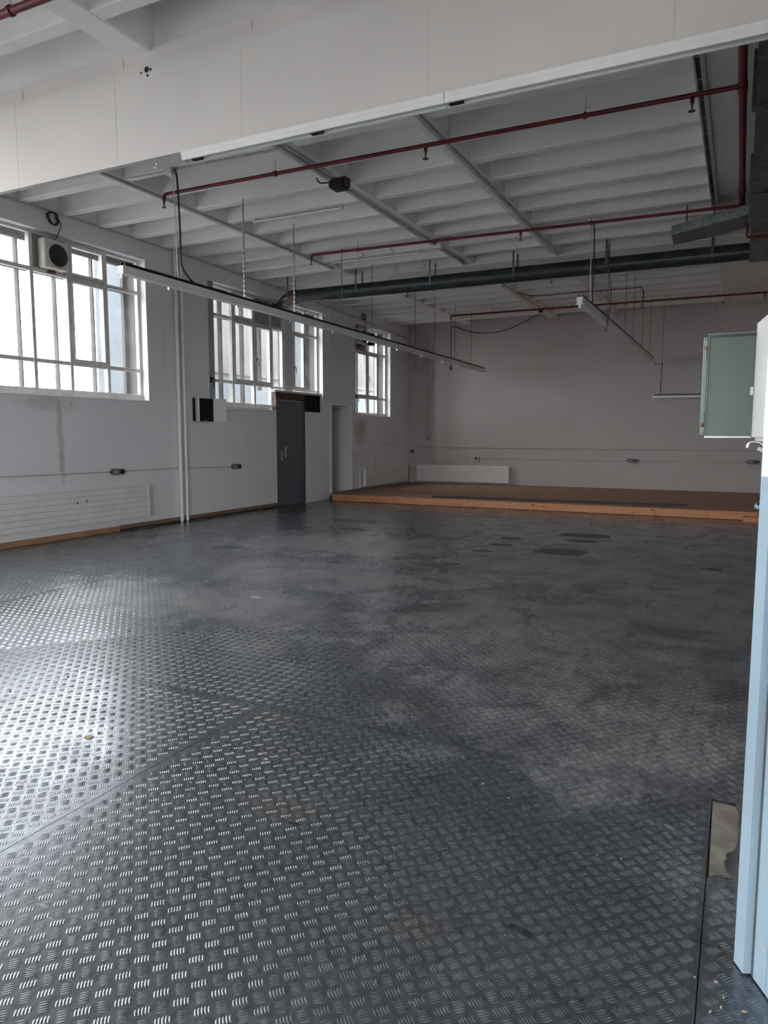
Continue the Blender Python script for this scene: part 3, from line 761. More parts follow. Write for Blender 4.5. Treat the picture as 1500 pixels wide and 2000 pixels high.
conduit('thin vertical conduit above the back wall switch', [(-8.62, Y1, 4.28), (-8.25, Y1, 4.30), (-8.14, Y1, 4.26), (-8.125, Y1, 4.1), (-8.14, Y1, 1.49)], .010, 'plaster_white')
# conduit under the ceiling along the window wall with its stains
conduit('thin conduit along the top of the window wall', [(X1, 5.0, 4.60), (X1, 9.7, 4.60), (X1, 13, 4.53), (X1, 16.2, 4.42), (X1, 18.15, 4.34), (X1, 19.2, 4.28)], .014, 'plaster_white', [(X1, y, 4.6) for y in (5.6, 6.5, 8.1, 9.0)])
jb = thing('junction_box', (XW, 18.16, 4.34), 'small square junction box high beside the farthest window', 'junction box')
MB().box(XW, XW + .06, 18.10, 18.22, 4.29, 4.41, .006).build('housing', 'offwhite_plastic', jb)
MB().box(XW + .06, XW + .066, 18.115, 18.205, 4.305, 4.395, .003).build('cover', 'offwhite_plastic', jb)

# pair of heating risers
for y, lab in ((9.62, 'white riser pipe on window wall, nearer the brightest window'), (9.76, 'white riser pipe on window wall, nearer the black cabinet')):
    t = thing('riser_pipe', (XW, y, 0), lab, 'pipe', 'pair of white riser pipes')
    MB().tube([(XW + .055, y, .005), (XW + .055, y, ZS)], .03 if y < 9.7 else .026, 12).build('tube', 'offwhite_plastic' if 0 else 'white_enamel', t, True)
    for z in (.35, 1.4, 2.35, 3.6): MB().tube([(XW + .055, y, z - .012), (XW + .055, y, z + .012)], .036, 12).box(XW, XW + .05, y - .008, y + .008, z - .008, z + .008).build('clamp', 'white_enamel', t, True)

# black wall cabinet with open white doors
c_ = thing('wall_cabinet', (XW, 10.0, 1.74), 'black wall cabinet with two white doors standing open', 'cabinet')
MB().box(XW, XW + .07, 10.02, 10.50, 1.755, 2.165, .004).build('body', 'black_void', c_)
MB().box(XW + .0695, XW + .0705, 10.22, 10.34, 1.768, 1.776).build('maker_plate', 'cabinet_white', c_)
dl = MB().obox((XW + .071, 10.018, 1.75), (.19, -.147, 0), (.012, .016, 0), (0, 0, .42)).build('door', 'cabinet_white', c_)
MB().tube([(XW + .26, 9.878, 1.96), (XW + .272, 9.889, 1.96)], .012, 10).build('knob', 'cabinet_white', dl)
dr = MB().obox((XW + .071, 10.502, 1.75), (.12, .215, 0), (.016, -.009, 0), (0, 0, .42)).build('door', 'cabinet_white', c_)
MB().box(XW + .19, XW + .206, 10.705, 10.725, 1.94, 1.965).build('latch', 'black_plastic', dr)
for z in (1.80, 2.08): MB().box(XW + .066, XW + .086, 10.485, 10.508, z, z + .02).build('hinge', 'black_plastic', c_)

# loudspeakers
def speaker(label, y, z, s, tilt):
    t = thing('loudspeaker', (XI + .02, y, z), label, 'loudspeaker')
    x0 = XI + .03
    MB().box(x0, x0 + .15, y - s / 2, y + s / 2, z - s / 2, z + s / 2, .018).build('cabinet', 'offwhite_plastic', t)
    c = Vector((x0 + .15, y + .02, z - .01))
    MB().tube([c - Vector((.004, 0, 0)), c + Vector((.012, 0, 0))], [s * .39, s * .37], 28).build('grille', 'speaker_grille', t, True)
    MB().box(x0 - .02, x0 + .05, y - .05, y + .05, z - s / 2 - .05, z - s / 2, .004).build('bracket', 'rust_brown', t)
    pts = [(x0 + .08, y + .02, z + s / 2 - .01), (x0 + .13, y + .05, z + s / 2 + .10), (x0 + .18, y + .06, z + s / 2 + .22), (XW + .06, y, z + s / 2 + .30)]
    for i in range(22):
        a = i * .9; pts.append((XW + .05 + .01 * math.sin(a * 2), y - .09 + .075 * math.cos(a) + .006 * i / 2, z + s / 2 + .27 + .085 * math.sin(a)))
    # smooth the path
    P = [Vector(p) for p in pts]; Q = []
    for i in range(len(P) - 1):
        p0, p1, p2, p3 = P[max(i - 1, 0)], P[i], P[i + 1], P[min(i + 2, len(P) - 1)]
        for k_ in range(4):
            u = k_ / 4
            Q.append(.5 * ((2 * p1) + (p2 - p0) * u + (2 * p0 - 5 * p1 + 4 * p2 - p3) * u * u + (3 * p1 - p0 - 3 * p2 + p3) * u ** 3))
    MB().tube(Q, .006, 6).build('cable', 'cable_black', t, True)
    return t
speaker('beige loudspeaker with round dark grille on the brightest window', 7.28, 4.02, .40, 0)
sp2 = speaker('beige loudspeaker on the farthest window', 16.48, 4.02, .40, 0)
fl = thing('floodlight', (XI, 16.98, 3.95), 'small black floodlight beside the far loudspeaker', 'lamp')
MB().box(XI + .06, XI + .18, 16.86, 17.06, 3.84, 4.02, .01).build('housing', 'black_plastic', fl)
MB().box(XI + .18, XI + .20, 16.87, 17.05, 3.86, 4.0, .004).build('reflector', 'rust_brown', fl)
MB().box(XI + .025, XI + .06, 16.93, 16.98, 3.9, 4.15, .004).build('bracket', 'black_plastic', fl)

# ================================================================= suspended light troughs
def link_chain(mb, x, y, z0, z1):
    n = int((z1 - z0) / .032)
    for i in range(n):
        z = z0 + (i + .5) * (z1 - z0) / n; h = (z1 - z0) / n * .62
        a, b = (.011, .004) if i % 2 else (.004, .011)
        mb.box(x - a, x + a, y - b, y + b, z - h, z + h)
def trough(label, p, q, ztop, ztop2, bh, wires, chains, seg, clipgap, name='light_trough'):
    t = thing(name, (p[0], p[1], ztop), label, 'light fixture', 'suspended light troughs')
    P, Q = Vector((p[0], p[1], ztop)), Vector((q[0], q[1], ztop2)); D = Q - P; L = D.length; d = D / L; side = d.cross(Vector((0, 0, 1))).normalized()
    at = lambda s_: P + d * s_
    n = max(1, round(L / seg))
    for i in range(n):
        a, b = at(i * L / n + .003), at((i + 1) * L / n - .003)
        m = MB()
        # trapezoid channel, white
        def ring(c): return [c + side * -.040 + Vector((0, 0, -.035)), c + side * .040 + Vector((0, 0, -.035)), c + side * .046 + Vector((0, 0, -.035 - bh)), c + side * -.046 + Vector((0, 0, -.035 - bh))]
        ra, rb = ring(a), ring(b)
        m._add(ra + rb, [(0, 1, 2, 3), (7, 6, 5, 4), (0, 4, 5, 1), (1, 5, 6, 2), (2, 6, 7, 3), (3, 7, 4, 0)])
        m.build('body', 'white_enamel', t)
        r = MB()
        for s_ in (-1, 1): r.obox(a + side * (.030 * s_ - .004) + Vector((0, 0, -.035)), b - a, side * .008, Vector((0, 0, .035)))
        r.obox(a + side * -.030 + Vector((0, 0, -.034)), b - a, side * .06, Vector((0, 0, .006)))
        r.build('top_rail', 'black_plastic', t)
    for e, sg in ((P, -1), (Q, 1)):
        m = MB().obox(e + side * -.038 + Vector((0, 0, -.04 - bh)) + d * (0 if sg > 0 else -.03), d * .03, side * .076, Vector((0, 0, bh + .002)))
        m.obox(e + side * -.014 + Vector((0, 0, -.085 - bh)) + d * (.005 if sg > 0 else -.025), d * .02, side * .028, Vector((0, 0, .05)))
        m.build('end_cap', 'cabinet_white', t)
    s_ = clipgap * .55
    while s_ < L:
        c = at(s_) + Vector((0, 0, -.035 - bh))
        MB().obox(c - d * .012 - side * .008 + Vector((0, 0, -.035)), d * .024, side * .016, Vector((0, 0, .036))).build('lamp_holder', 'chrome', t)
        s_ += clipgap
    for (s_, zt) in wires:
        c = at(s_); MB().tube([(c.x, c.y, c.z - .02), (c.x, c.y, zt)], .0055, 6).build('suspension_wire', 'seal_dark', t)
    for (s_, zt) in chains:
        c = at(s_); m = MB(); link_chain(m, c.x, c.y, c.z - .02, zt); m.build('suspension_chain', 'chain_steel', t)
    return t
tl_ = trough('long white light trough hanging along the window wall', (-5.986, 5.82), (-6.305, 18.80), 3.33, 3.33, .085, [(y - 5.82, ZR) for y in (10.75, 11.9, 13.95, 15.1, 16.45, 17.7)], [(8.0 - 5.82, ZR), (9.25 - 5.82, ZR)], 1.62, 1.30)
tr_ = trough('white light trough hanging in front of the back wall, nearer the duct', (-2.013, 9.97), (-1.99, 18.5), 3.38, 3.38, .10, [(y - 9.97, ZR) for y in (12.1, 14.0, 15.1, 16.5, 17.85)], [], 1.7, 1.25)
tb_ = trough('short white light trough low against the back wall', (-1.96, 18.93), (.9, 18.93), 2.52, 2.50, .055, [(.15, ZR), (2.7, ZR)], [], 1.5, 3)

def smooth_path(pts, n=6):
    P = [Vector(p) for p in pts]; Q = []
    for i in range(len(P) - 1):
        p0, p1, p2, p3 = P[max(i - 1, 0)], P[i], P[i + 1], P[min(i + 2, len(P) - 1)]
        for k_ in range(n):
            u = k_ / n
            Q.append(.5 * ((2 * p1) + (p2 - p0) * u + (2 * p0 - 5 * p1 + 4 * p2 - p3) * u * u + (3 * p1 - p0 - 3 * p2 + p3) * u ** 3))
    Q.append(P[-1]); return Q
def cable(label, pts, r, mat='cable_black', parts=()):
    t = thing('cable', pts[0], label, 'cable')
    MB().tube(smooth_path(pts), r, 7).build('sheath', mat, t, True)
    return t
cable('black feed cable dropping to the long light trough', [(-6.05, 6.72, 4.57), (-6.02, 6.73, 4.50), (-6.01, 6.74, 4.2), (-6.0, 6.74, 3.8), (-6.01, 6.76, 3.5), (-6.005, 6.9, 3.36), (-6.01, 7.02, 3.32)], .011)
cable('white cord tied beside the black feed cable', [(-6.08, 6.70, 4.57), (-6.05, 6.70, 4.46), (-6.03, 6.70, 4.1), (-6.02, 6.70, 3.7), (-6.035, 6.72, 3.46), (-6.01, 6.71, 3.32)], .006, 'cable_white')
cable('feed cable dropping to the light trough nearer the duct', [(-2.05, 10.95, 4.57), (-2.03, 10.92, 4.4), (-2.02, 10.9, 4.0), (-2.025, 10.88, 3.6), (-2.01, 10.85, 3.37)], .009)
cable('pale cord beside the feed cable near the duct', [(-2.07, 10.9, 4.57), (-2.06, 10.88, 4.2), (-2.05, 10.84, 3.7), (-2.02, 10.78, 3.37)], .006, 'cable_white')
hc = cable('black cable sagging below the ceiling with a plug hanging down', [(-4.57, 17.9, 4.50), (-4.9, 17.9, 4.36), (-5.3, 17.9, 4.19), (-5.75, 17.9, 4.11), (-6.2, 17.9, 4.13), (-6.6, 17.9, 4.24), (-6.82, 17.9, 4.33), (-6.90, 17.9, 4.25), (-6.905, 17.9, 3.9), (-6.91, 17.9, 3.33)], .010)
MB().tube([(-6.91, 17.9, 3.34), (-6.91, 17.9, 3.28), (-6.91, 17.9, 3.21)], [.014, .03, .03], 10).build('plug', 'black_plastic', hc, True)
cable('thin cable linking the two hanging light troughs by the back wall', [(-1.99, 18.5, 3.33), (-1.96, 18.6, 3.25), (-1.88, 18.75, 3.22), (-1.80, 18.9, 3.27), (-1.81, 18.93, 3.0), (-1.82, 18.93, 2.7), (-1.81, 18.93, 2.53)], .007)
cable('short cable hanging under the light trough nearer the duct', [(-1.95, 11.5, 4.45), (-1.95, 11.6, 4.2), (-1.90, 11.7, 3.7), (-1.95, 11.75, 3.2), (-1.98, 11.75, 3.12)], .008)

# ---- batten along the bottom edge of the bulkhead
bt = thing('bulkhead_light', (-2, YF, 3.74), 'long white light batten along the lower edge of the boarded downstand', 'light fixture')
for a, b in ((-4.125, -1.872), (-1.866, 1.2)):
    m = MB().box(a, b, YF - .034, YF + .048, 3.724, 3.762, .003)
    m.box(a, b, YF - .034, YF - .018, 3.690, 3.724)
    m.box(a, b, YF + .036, YF + .048, 3.690, 3.724)
    m.build('housing', 'white_enamel', bt)
    MB().box(a + .01, b - .01, YF - .017, YF + .035, 3.715, 3.7235).build('channel', 'rail_grey', bt)
for x in (-4.0, -2.88, -1.80):
    MB().box(x - .05, x + .05, YF + .0, YF + .034, 3.69, 3.714, .003).build('socket_clip', 'black_plastic', bt)
MB().box(-4.128, -4.118, YF - .034, YF + .048, 3.69, 3.764).build('end_cap', 'white_enamel', bt)
hk = thing('ceiling_hook', (-4.45, YF + .03, 3.775), 'small pale hook under the downstand left of the batten', 'hook')
MB().tube(arc((-4.45, YF + .03, 3.72), .018, math.pi / 2, -math.pi * .9, (1, 0, 0), (0, 0, 1), 10) , .005, 6).tube([(-4.45, YF + .03, 3.735), (-4.45, YF + .03, 3.775)], .005, 6).build('hook', 'cable_white', hk, True)

# ---- ceiling battens (tube lights in the rib bays)
for (a, b, y, lab) in ((-6.45, -4.98, 8.80, 'white tube light on the ceiling nearer the boarded downstand'), (-6.70, -4.98, 11.45, 'white tube light on the ceiling just before the round duct')):
    t = thing('tube_light', (a, y, ZR), lab, 'light fixture', 'tube lights on the ceiling')
    MB().box(a, b, y - .02, y + .02, ZR - .012, ZR - .001, .003).build('base', 'rail_grey', t)
    MB().tube([(a + .03, y, ZR - .03), (b - .03, y, ZR - .03)], .014, 10).build('tube', 'white_enamel', t, True)
    for x in (a + .015, b - .015): MB().box(x - .015, x + .015, y - .022, y + .022, ZR - .055, ZR - .008, .003).build('lamp_holder', 'cabinet_white', t)

# ================================================================= red sprinkler pipes
ZP = 4.44
def head(t, x, y, z):
    MB().tube([(x, y, z), (x, y, z - .05)], .019, 10).build('drop', 'red_paint', t, True)
    MB().tube([(x, y, z - .05), (x, y, z - .075), (x, y, z - .115), (x, y, z - .118)], [.016, .008, .006, .03], 10).tube([(x, y, z - .115), (x, y, z - .121)], .03, 12).build('sprinkler_head', 'brass_dark', t, True)
def hanger(t, x, y, z):
    MB().tube([(x, y, z + .02), (x, y, ZR)], .006, 6).build('hanger_rod', 'cable_white', t)
    MB().tube([(x - .014, y, z), (x + .014, y, z)], .031, 12).build('clamp_ring', 'red_paint', t, True)
mp_ = thing('sprinkler_main', (-.128, 8, ZP), 'thick red sprinkler main running beside the galvanised duct', 'pipe')
MB().tube([(-.128, 4.76, ZP), (-.128, 10.66, ZP)], .034, 14).build('pipe', 'red_paint', mp_, True)
for y in (7.1, 10.63): MB().tube([(-.128, y - .07, ZP), (-.128, y + .07, ZP)], .041, 14).build('tee', 'red_paint', mp_, True)
MB().tube([(-.128, 10.0, ZP), (-.128, 10.03, ZP)], .042, 14).build('clamp_ring', 'brass_dark', mp_, True)
def branch(label, x0, y0, x1, y1, z, r, heads, hangers, drop=True):
    t = thing('sprinkler_branch', (x0, y0, z), label, 'pipe', 'red sprinkler branch pipes')
    pts = [(x0, y0, z - .07), (x0 + .005, y0, z - .03)] + [(x0 + .02, y0, z - .005), (x0 + .05, y0, z)] if drop else [(x0, y0, z)]
    MB().tube(pts + [(x1, y1, z)], r, 12).build('pipe', 'red_paint', t, True)
    f = lambda x: y0 + (y1 - y0) * (x - x0) / (x1 - x0)
    if drop:
        MB().tube([(x0, y0, z - .07), (x0, y0, z - .10), (x0, y0, z - .15)], [.018, .011, .006], 10).tube([(x0, y0, z - .15), (x0, y0, z - .156)], .026, 12).build('sprinkler_head', 'brass_dark', t, True)
    for x in heads: head(t, x, f(x), z - r * .6)
    for x in hangers: hanger(t, x, f(x), z)
    return t
branch('red sprinkler pipe nearest the boarded downstand', -6.49, 7.02, -.16, 7.08, ZP, .021, [-3.02, -.52], [-4.85, -1.43])
branch('red sprinkler pipe crossing just before the round duct', -6.45, 10.34, -.16, 10.60, ZP, .021, [-2.99], [-5.6, -4.3, -2.0])
branch('red sprinkler pipe just behind the round duct', -6.9, 13.60, 1.2, 13.50, ZP, .021, [-6.2, -3.27], [-4.6, -.9], drop=False)
branch('red sprinkler pipe farthest back near the back wall', -6.55, 16.95, 1.2, 17.05, ZP, .021, [.3], [-5.5, -3.6, -1.2])
np_ = thing('sprinkler_branch', (-6, 3.62, 4.43), 'red sprinkler pipe in front of the boarded downstand', 'pipe', 'red sprinkler branch pipes')
MB().tube([(-8.2, 3.60, 4.43), (2.0, 3.66, 4.43)], .028, 12).build('pipe', 'red_paint', np_, True)
MB().tube([(-4.70, 3.62, 4.43), (-4.675, 3.62, 4.43)], .038, 12).build('clamp_ring', 'red_paint', np_, True)
MB().tube([(-4.688, 3.62, 4.45), (-4.688, 3.62, ZR)], .008, 6).build('hanger_rod', 'cable_white', np_)
sp_ = thing('sprinkler_offshoot', (-.05, 10.6, ZP), 'thin red pipe stepping back under the galvanised duct', 'pipe')
MB().tube([(-.128, 10.66, ZP), (-.075, 10.67, ZP), (-.062, 10.675, ZP - .012), (-.06, 10.68, ZP - .04), (-.06, 10.68, 4.08), (-.055, 10.68, 4.06), (-.04, 10.68, 4.052), (1.2, 10.72, 4.052)], .018, 10).build('pipe', 'red_paint', sp_, True)

# ================================================================= ducts
DY, DZ, DR = 12.27, 4.23, .125
rd = thing('round_duct', (-4, DY, DZ), 'dark round ventilation duct hanging across the room', 'duct')
for a, b in ((-7.95, -5.9), (-5.9, -3.3), (-3.3, -1.0), (-1.0, .02)):
    MB().tube([(a, DY, DZ), (b, DY, DZ)], DR, 28, caps=False).build('pipe_section', 'duct_dark', rd, True)
for x in (-5.9, -3.3, -1.0):
    MB().tube([(x - .02, DY, DZ), (x + .02, DY, DZ)], DR + .004, 28).build('seam_ring', 'duct_dark', rd, True)
el = smooth_path([(-7.95, DY, DZ), (-8.10, DY + .01, DZ - .005), (-8.25, DY + .06, DZ - .03), (-8.40, DY + .17, DZ - .06), (-8.55, DY + .30, DZ - .10), (-8.70, DY + .40, DZ - .12), (-8.88, DY + .48, DZ - .12)], 4)
MB().tube(el, DR - .004, 24).build('elbow', 'duct_dark', rd, True)
MB().tube([(-7.97, DY, DZ), (-8.10, DY + .008, DZ - .004)], [DR + .006, DR + .004], 24).build('elbow_collar', 'rust_brown', rd, True)
for x in (-8.12, -6.6, -5.1, -3.58, -2.06, -.52):
    m = MB().tube([(x, DY - DR * math.cos(a) * 1.03, DZ + DR * math.sin(a) * 1.03) for a in np.linspace(0, -math.pi, 13)], .006, 6)
    m.bar((x, DY - DR - .004, DZ), (x, DY - DR - .004, ZR), .032, .005, (0, 1, 0)).bar((x, DY + DR + .004, DZ), (x, DY + DR + .004, ZR), .032, .005, (0, 1, 0))
    m.build('hanger_strap', 'galvanised', rd)
gd = thing('rectangular_duct', (.5, 8, 4.1), 'large galvanised rectangular duct running away beside the red main', 'duct')
ey = [4.78, 6.70, 9.05, 10.06, 12.42]
for a, b in zip(ey, ey[1:]):
    MB().box(-.02, 1.15, a, b, 4.10, 4.50).build('duct_section', 'galvanised', gd)
for y in ey[1:4]:
    MB().box(-.05, 1.18, y - .035, y + .035, 4.075, 4.53, .004).build('flange', 'galvanised', gd)
MB().box(-.02, 1.15, 12.42, 12.44, 4.10, 4.50).build('end_plate', 'galvanised', gd)
bd = thing('branch_duct', (-.5, 10.6, 4.2), 'flat galvanised branch duct sticking out obliquely before the round duct', 'duct')
A = Vector((-.96, 10.67, 4.19)); B = Vector((-.024, 10.10, 4.19)); dd = (Vector((.28, .5, 0)).normalized() * .52)
MB().prism([A, B, Vector((-.024, 10.70, 4.19)), Vector((-.40, 10.98, 4.19)), A + Vector((-.01, .56, 0))], (0, 0, .12)).build('duct_body', 'galvanised', bd)
MB().obox(A + Vector((-.012, 0, -.004)), Vector((-.01, .56, 0)), Vector((.02, -.012, 0)), Vector((0, 0, .128))).build('end_flange', 'galvanised', bd)
MB().tube([(-.45, 10.6, 4.31), (-.45, 10.6, ZR)], .01, 6).tube([(-.80, 10.85, 4.31), (-.80, 10.85, ZR)], .01, 6).build('hanger_rod', 'galvanised', bd)

# ================================================================= trunking and boxes on the ceiling
def trunk(label, x, y0, y1, w, h, z, mat, name='cable_trunking', cat='trunking'):
    t = thing(name, (x, y0, z), label, cat)
    MB().box(x - w / 2, x + w / 2, y0, y1, z - h, z, .004).build('channel', mat, t)
    y = y0 + .6
    while y < y1: MB().box(x - w / 2 - .004, x + w / 2 + .004, y - .008, y + .008, z - h - .004, z, 0).build('clip', mat, t); y += 1.15
    return t
ZB = ZR - .005
trunk('grey cable trunking on the ceiling beam nearest the windows', -6.93, 4.9, 11.9, .05, .03, ZB, 'rail_grey')
trunk('grey cable trunking on the middle ceiling beam with the black device', -4.60, 4.9, 12.6, .05, .03, ZB, 'rail_grey')
trunk('second thin trunking on the middle ceiling beam', -4.52, 4.9, 7.7, .03, .025, ZB, 'rail_grey')
trunk('grey cable trunking on the ceiling beam nearer the duct', -2.95, 4.9, 12.65, .05, .03, ZB, 'rail_grey')
trunk('thin conduit on the middle beam behind the girder', -4.52, 13.5, 18.0, .025, .02, ZB, 'rail_grey')
tr = thing('cable_tray', (-.46, 8, ZB), 'black slotted cable tray under the ceiling beside the red main', 'cable tray')
MB().box(-.487, -.452, 4.8, 10.88, ZB - .02, ZB - .002).build('cable_bundle', 'black_plastic', tr)
MB().box(-.505, -.488, 4.8, 10.9, ZB - .03, ZB).build('side_rail', 'rail_grey', tr)
MB().box(-.451, -.415, 4.8, 10.9, ZB - .03, ZB).build('side_rail', 'rail_grey', tr)
y = 5.0
while y < 10.8:
    MB().box(-.49, -.45, y, y + .012, ZB - .024, ZB - .019).build('tie', 'cable_white', tr); y += .42
def jbox(label, x, y, s, mat, h=.07, name='junction_box', cat='junction box'):
    t = thing(name, (x, y, ZB), label, cat)
    MB().box(x - s / 2, x + s / 2, y - s / 2, y + s / 2, ZB - h, ZB, .006).build('housing', mat, t)
    MB().box(x - s * .4, x + s * .4, y - s * .4, y + s * .4, ZB - h - .008, ZB - h, .003).build('cover', mat, t)
    return t
jbox('white junction box on the middle beam before the round duct', -4.55, 11.2, .11, 'cabinet_white')
jbox('white junction box above the trough nearer the duct', -2.06, 10.93, .10, 'cabinet_white')
jbox('white junction box on the middle beam behind the round duct', -4.58, 14.6, .12, 'cabinet_white')
jbox('white junction box above the long light trough feed', -6.12, 6.74, .10, 'cabinet_white')
jbox('small dark connector where the sagging cable leaves the ceiling', -4.56, 17.9, .09, 'brass_dark')
bx = thing('ceiling_sensor', (-4.5, 7.88, ZB), 'black boxy device on the middle ceiling beam', 'device')
MB().box(-4.60, -4.42, 7.80, 7.97, ZB - .13, ZB - .02, .01).build('housing', 'black_plastic', bx)
MB().box(-4.63, -4.59, 7.83, 7.95, ZB - .10, ZB, .004).box(-4.43, -4.39, 7.83, 7.95, ZB - .10, ZB, .004).build('bracket', 'rust_brown', bx)
MB().tube(smooth_path([(-4.60, 7.82, ZB - .05), (-4.70, 7.76, ZB - .06), (-4.72, 7.70, ZB - .02)]), .010, 8).build('cable', 'cable_black', bx, True)
for (x, y, lab) in ((-5.84, 10.95, 'ceiling hook over the red pipe, nearer the window wall'), (-5.29, 10.97, 'ceiling hook over the red pipe, nearer the middle beam'), (-5.74, 12.05, 'ceiling hook by the round duct, nearer the window wall'), (-5.2, 12.08, 'ceiling hook by the round duct, nearer the middle beam')):
    t = thing('ceiling_hook', (x, y, ZR), lab, 'hook', 'steel ceiling hooks')
    MB().tube([(x, y, ZR), (x, y, ZR - .07)], .007, 6).tube(arc((x, y, ZR - .105), .035, math.pi * .5, -math.pi * .95, (1, 0, 0), (0, 0, 1), 12), .009, 7).build('hook', 'chain_steel', t, True)
conduit('thin conduit on the ceiling from beam to the trough feed box', [(-6.86, 6.70, ZR - .02), (-6.5, 6.74, ZR - .02), (-6.17, 6.75, ZR - .02)], .009, 'rail_grey')
conduit('thin conduit on the ceiling between feed box and middle beam', [(-6.06, 6.76, ZR - .015), (-4.62, 6.80, ZR - .015)], .012, 'rail_grey', [(-5.6, 6.77, ZR - .015), (-5.07, 6.78, ZR - .015)])
conduit('thin conduit on the ceiling to the box above the trough', [(-2.92, 10.87, ZR - .015), (-2.11, 10.9, ZR - .015)], .009, 'rail_grey')
conduit('thin cable across the ceiling behind the round duct', smooth_path([(-4.5, 15.6, ZR - .02), (-4.2, 16.1, ZR - .02), (-3.5, 16.1, ZR - .02), (-2.3, 16.15, ZR - .02), (-1.98, 16.1, ZR - .06), (-1.96, 15.9, 4.1)]), .008, 'cable_black')

# ================================================================= blue and white wall end in the foreground
pa = thing('wall_entrance', (.053, 2.156, 0), 'wall end painted pale blue below and white above', kind='structure')
A = Vector((.053, 2.156, 0)); u = Vector((.463, -.886, 0)).normalized(); nn = Vector((-u.y * -1, 0, 0)); nn = Vector((-.886, -.463, 0)).normalized()
ZC, ZT = 1.394, 3.55
for (z0, z1, m_, nm) in ((.006, ZC, 'blue_paint', 'lower'), (ZC, ZT, 'white_gloss', 'upper')):
    Z = Vector((0, 0, z1 - z0)); o = A + Vector((0, 0, z0))
    MB().obox(o - nn * .075, u * .050, nn * .075, Z).build('edge_post', m_, pa)
    MB().obox(o + u * .066 - nn * .075, u * .060, nn * .055, Z).build('panel', m_, pa)
    MB().obox(o + u * .129 - nn * .075, u * 1.55, nn * .055, Z).build('panel', m_, pa)
MB().obox(A + u * .050 - nn * .070 + Vector((0, 0, .004)), u * .016, nn * .048, Vector((0, 0, ZT - .004))).build('seal_strip', 'seal_dark', pa)
MB().obox(A + u * .126 - nn * .070 + Vector((0, 0, .004)), u * .003, nn * .046, Vector((0, 0, ZT - .004))).build('joint', 'seal_dark', pa)
MB().tube([A + u * .112 - nn * .0215 + Vector((0, 0, .125)), A + u * .112 - nn * .0185 + Vector((0, 0, .125))], .006, 8).build('paint_chip', 'chip_pale', pa)

# ---- pier behind it with the electrical cabinet, tap and valve
pier = tag(MB().box(.18, XR, 3.62, 4.25, 0, 3.6).build('wall_pier', 'plaster_white'), 'short white wall behind the blue and white wall end', kind='structure')
ec = thing('electrical_cabinet', (.12, 3.9, 1.5), 'white wall cabinet with its green door standing open', 'cabinet')
MB().prism([(.101, 3.715, 1.475), (.061, 4.0, 1.475), (.178, 4.0, 1.475), (.178, 3.715, 1.475)], (0, 0, .585)).build('body', 'cabinet_beige', ec)
MB().prism([(.088, 3.718, 1.495), (.045, 4.0, 1.495), (.060, 4.003, 1.495), (.100, 3.718, 1.495)], (0, 0, .55)).build('front_plate', 'cabinet_white', ec)
MB().prism([(.0832, 3.745, 1.52), (.0490, 3.97, 1.52), (.0505, 3.97, 1.52), (.0847, 3.745, 1.52)], (0, 0, .50)).build('inner_cover', 'cabinet_white', ec)
MB().box(.030, .044, 3.985, 3.997, 1.70, 1.74, .002).build('catch', 'cabinet_white', ec)
gdr = MB().box(-.165, .042, 4.006, 4.022, 1.500, 2.00).build('door', 'door_green', ec)
MB().box(-.168, .042, 3.985, 4.024, 2.00, 2.005).build('door_rim', 'door_green_light', gdr)  # rim shade put into the colour: green above and left, white below
MB().box(-.160, .040, 3.992, 4.006, 1.990, 1.9995).build('rim_shade_line', 'black_plastic', gdr)  # black strips along the rim stand in for its shade
MB().box(-.168, .042, 3.985, 4.024, 1.492, 1.500).build('door_rim', 'white_gloss', gdr)
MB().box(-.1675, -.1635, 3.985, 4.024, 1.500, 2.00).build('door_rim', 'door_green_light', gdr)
MB().box(-.1635, -.1605, 3.996, 4.006, 1.500, 1.990).build('rim_shade_line', 'black_plastic', gdr)
MB().box(-.190, -.168, 3.990, 4.015, 1.505, 1.99, .003).build('lock_stile', 'door_green_light', gdr)
for (z, s_) in ((1.93, -1), (1.56, 1)):
    m = MB().tube([(-.178, 3.978, z), (-.178, 3.978, z + s_ * .05)], .006, 8).tube([(-.178, 3.978, z + s_ * .05), (-.178, 3.978, z + s_ * .058)], .009, 8)
    m.box(-.188, -.168, 3.974, 3.991, z - s_ * .045, z - s_ * .012, .003)
    m.build('bolt', 'door_green_light', gdr, True)
    MB().tube([(-.178, 3.978, z - s_ * .012), (-.178, 3.978, z + s_ * .004)], .008, 8).build('bolt_collar', 'rust_brown', gdr, True)
MB().tube(arc((-.192, 4.0, 1.745), .012, -math.pi / 2, math.pi / 2, (1, 0, 0), (0, 0, 1), 8), .003, 6).build('key_ring', 'brass_dark', gdr, True)
for z in (1.58, 1.625): MB().tube([(.135, 3.708, z), (.135, 3.708, z + .04)], .008, 8).build('hinge', 'cabinet_white', ec, True)
tp = thing('water_tap', (.18, 3.95, 1.43), 'chrome swivel tap on the short wall below the open cabinet', 'tap')
MB().tube(smooth_path([(.175, 3.95, 1.435), (.12, 3.95, 1.442), (.10, 3.95, 1.455), (.085, 3.95, 1.468), (.05, 3.95, 1.472), (.035, 3.95, 1.466), (.030, 3.95, 1.445)]), .0065, 10).build('spout', 'chrome', tp, True)
MB().tube([(.075, 3.93, 1.442), (.10, 3.93, 1.432), (.11, 3.93, 1.43)], [.010, .012, .008], 12).build('knob', 'cabinet_white', tp, True)
MB().tube([(.105, 3.94, 1.43), (.18, 3.94, 1.42)], .010, 10).build('body', 'chrome', tp, True)
vl = thing('hose_valve', (.18, 3.9, 1.18), 'pale blue hose nozzle with black collars below the tap', 'valve')
MB().tube([(.18, 3.9, 1.17), (.10, 3.9, 1.17)], .018, 12).build('stem', 'black_plastic', vl, True)
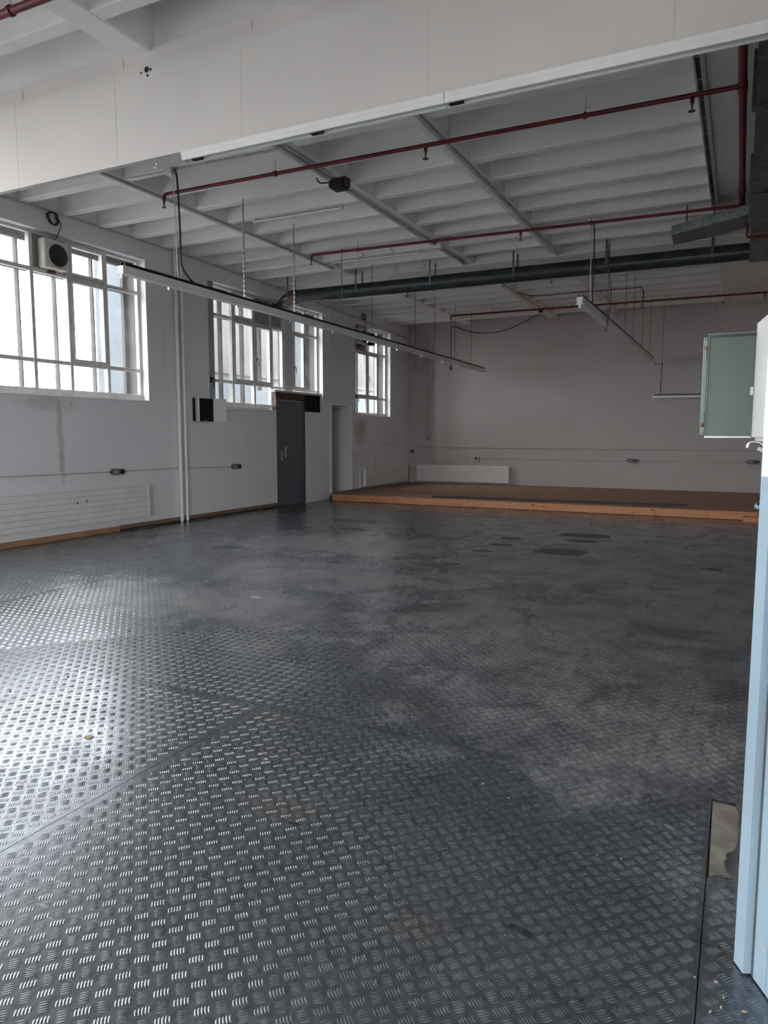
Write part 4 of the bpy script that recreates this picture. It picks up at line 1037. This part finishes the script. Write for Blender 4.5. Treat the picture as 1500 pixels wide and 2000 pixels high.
MB().tube([(.105, 3.9, 1.185), (.085, 3.9, 1.185)], .022, 12).tube([(.108, 3.9, 1.135), (.09, 3.9, 1.135)], .020, 12).build('collar', 'black_plastic', vl, True)
MB().tube([(.10, 3.9, 1.162), (.075, 3.9, 1.165)], [.018, .012], 12).build('nozzle', 'blue_paint', vl, True)

# ================================================================= litter on the plates
def chip(name, label, x, y, l, w, a, mat, cat, group):
    ca, sa = math.cos(a), math.sin(a)
    pts = [(-.5, -.2), (-.2, -.5), (.3, -.42), (.5, .1), (.15, .5), (-.35, .38)]
    P = [(x + l * (p * ca - q * w / l * sa), y + l * (p * sa + q * w / l * ca)) for p, q in pts]
    o = MB().prism([(p[0], p[1], .0008) for p in P], (0, 0, .0035)).build(name, mat)
    return tag(o, label, cat, group)
chip('leaf_scrap', 'brown curled scrap on the floor plate near the long seam', -2.85, 2.44, .05, .022, .5, 'chip_wood', 'scrap', None)
chip('paper_strip', 'white paper strip lying on the floor plates', -3.98, 5.36, .10, .025, .2, 'chip_pale', 'scrap', None)
chip('pebble', 'small pale pebble on the floor plate', -1.91, 2.63, .018, .012, .2, 'chip_wood', 'scrap', None)
for (x, y) in ((.01, 2.05), (.08, 1.97), (-.0, 1.93), (.03, 2.0), (.025, 1.96)):
    chip('wood_chip', 'wood chip on the floor at the foot of the blue wall', x, y, .009 + .008 * random.random(), .005, random.random() * 3, 'chip_wood', 'scrap', 'wood chips by the blue wall')
for i in range(26):
    x, y = (random.uniform(-2.2, .0), random.uniform(1.7, 4.6)) if i < 18 else (random.uniform(-3.2, -1.2), random.uniform(1.8, 3.6))
    chip('pale_crumb', 'tiny pale crumb on the floor plates', x, y, .0035 + .0035 * random.random(), .003, random.random() * 3, 'chip_pale', 'scrap', 'pale crumbs on the floor')
for i in range(9):
    x, y = random.uniform(-4.2, -2.2), random.uniform(2.4, 4.2)
    chip('dark_crumb', 'tiny dark crumb on the floor plates', x, y, .012 + .012 * random.random(), .008, random.random() * 3, 'chip_dark', 'scrap', 'dark crumbs on the floor')
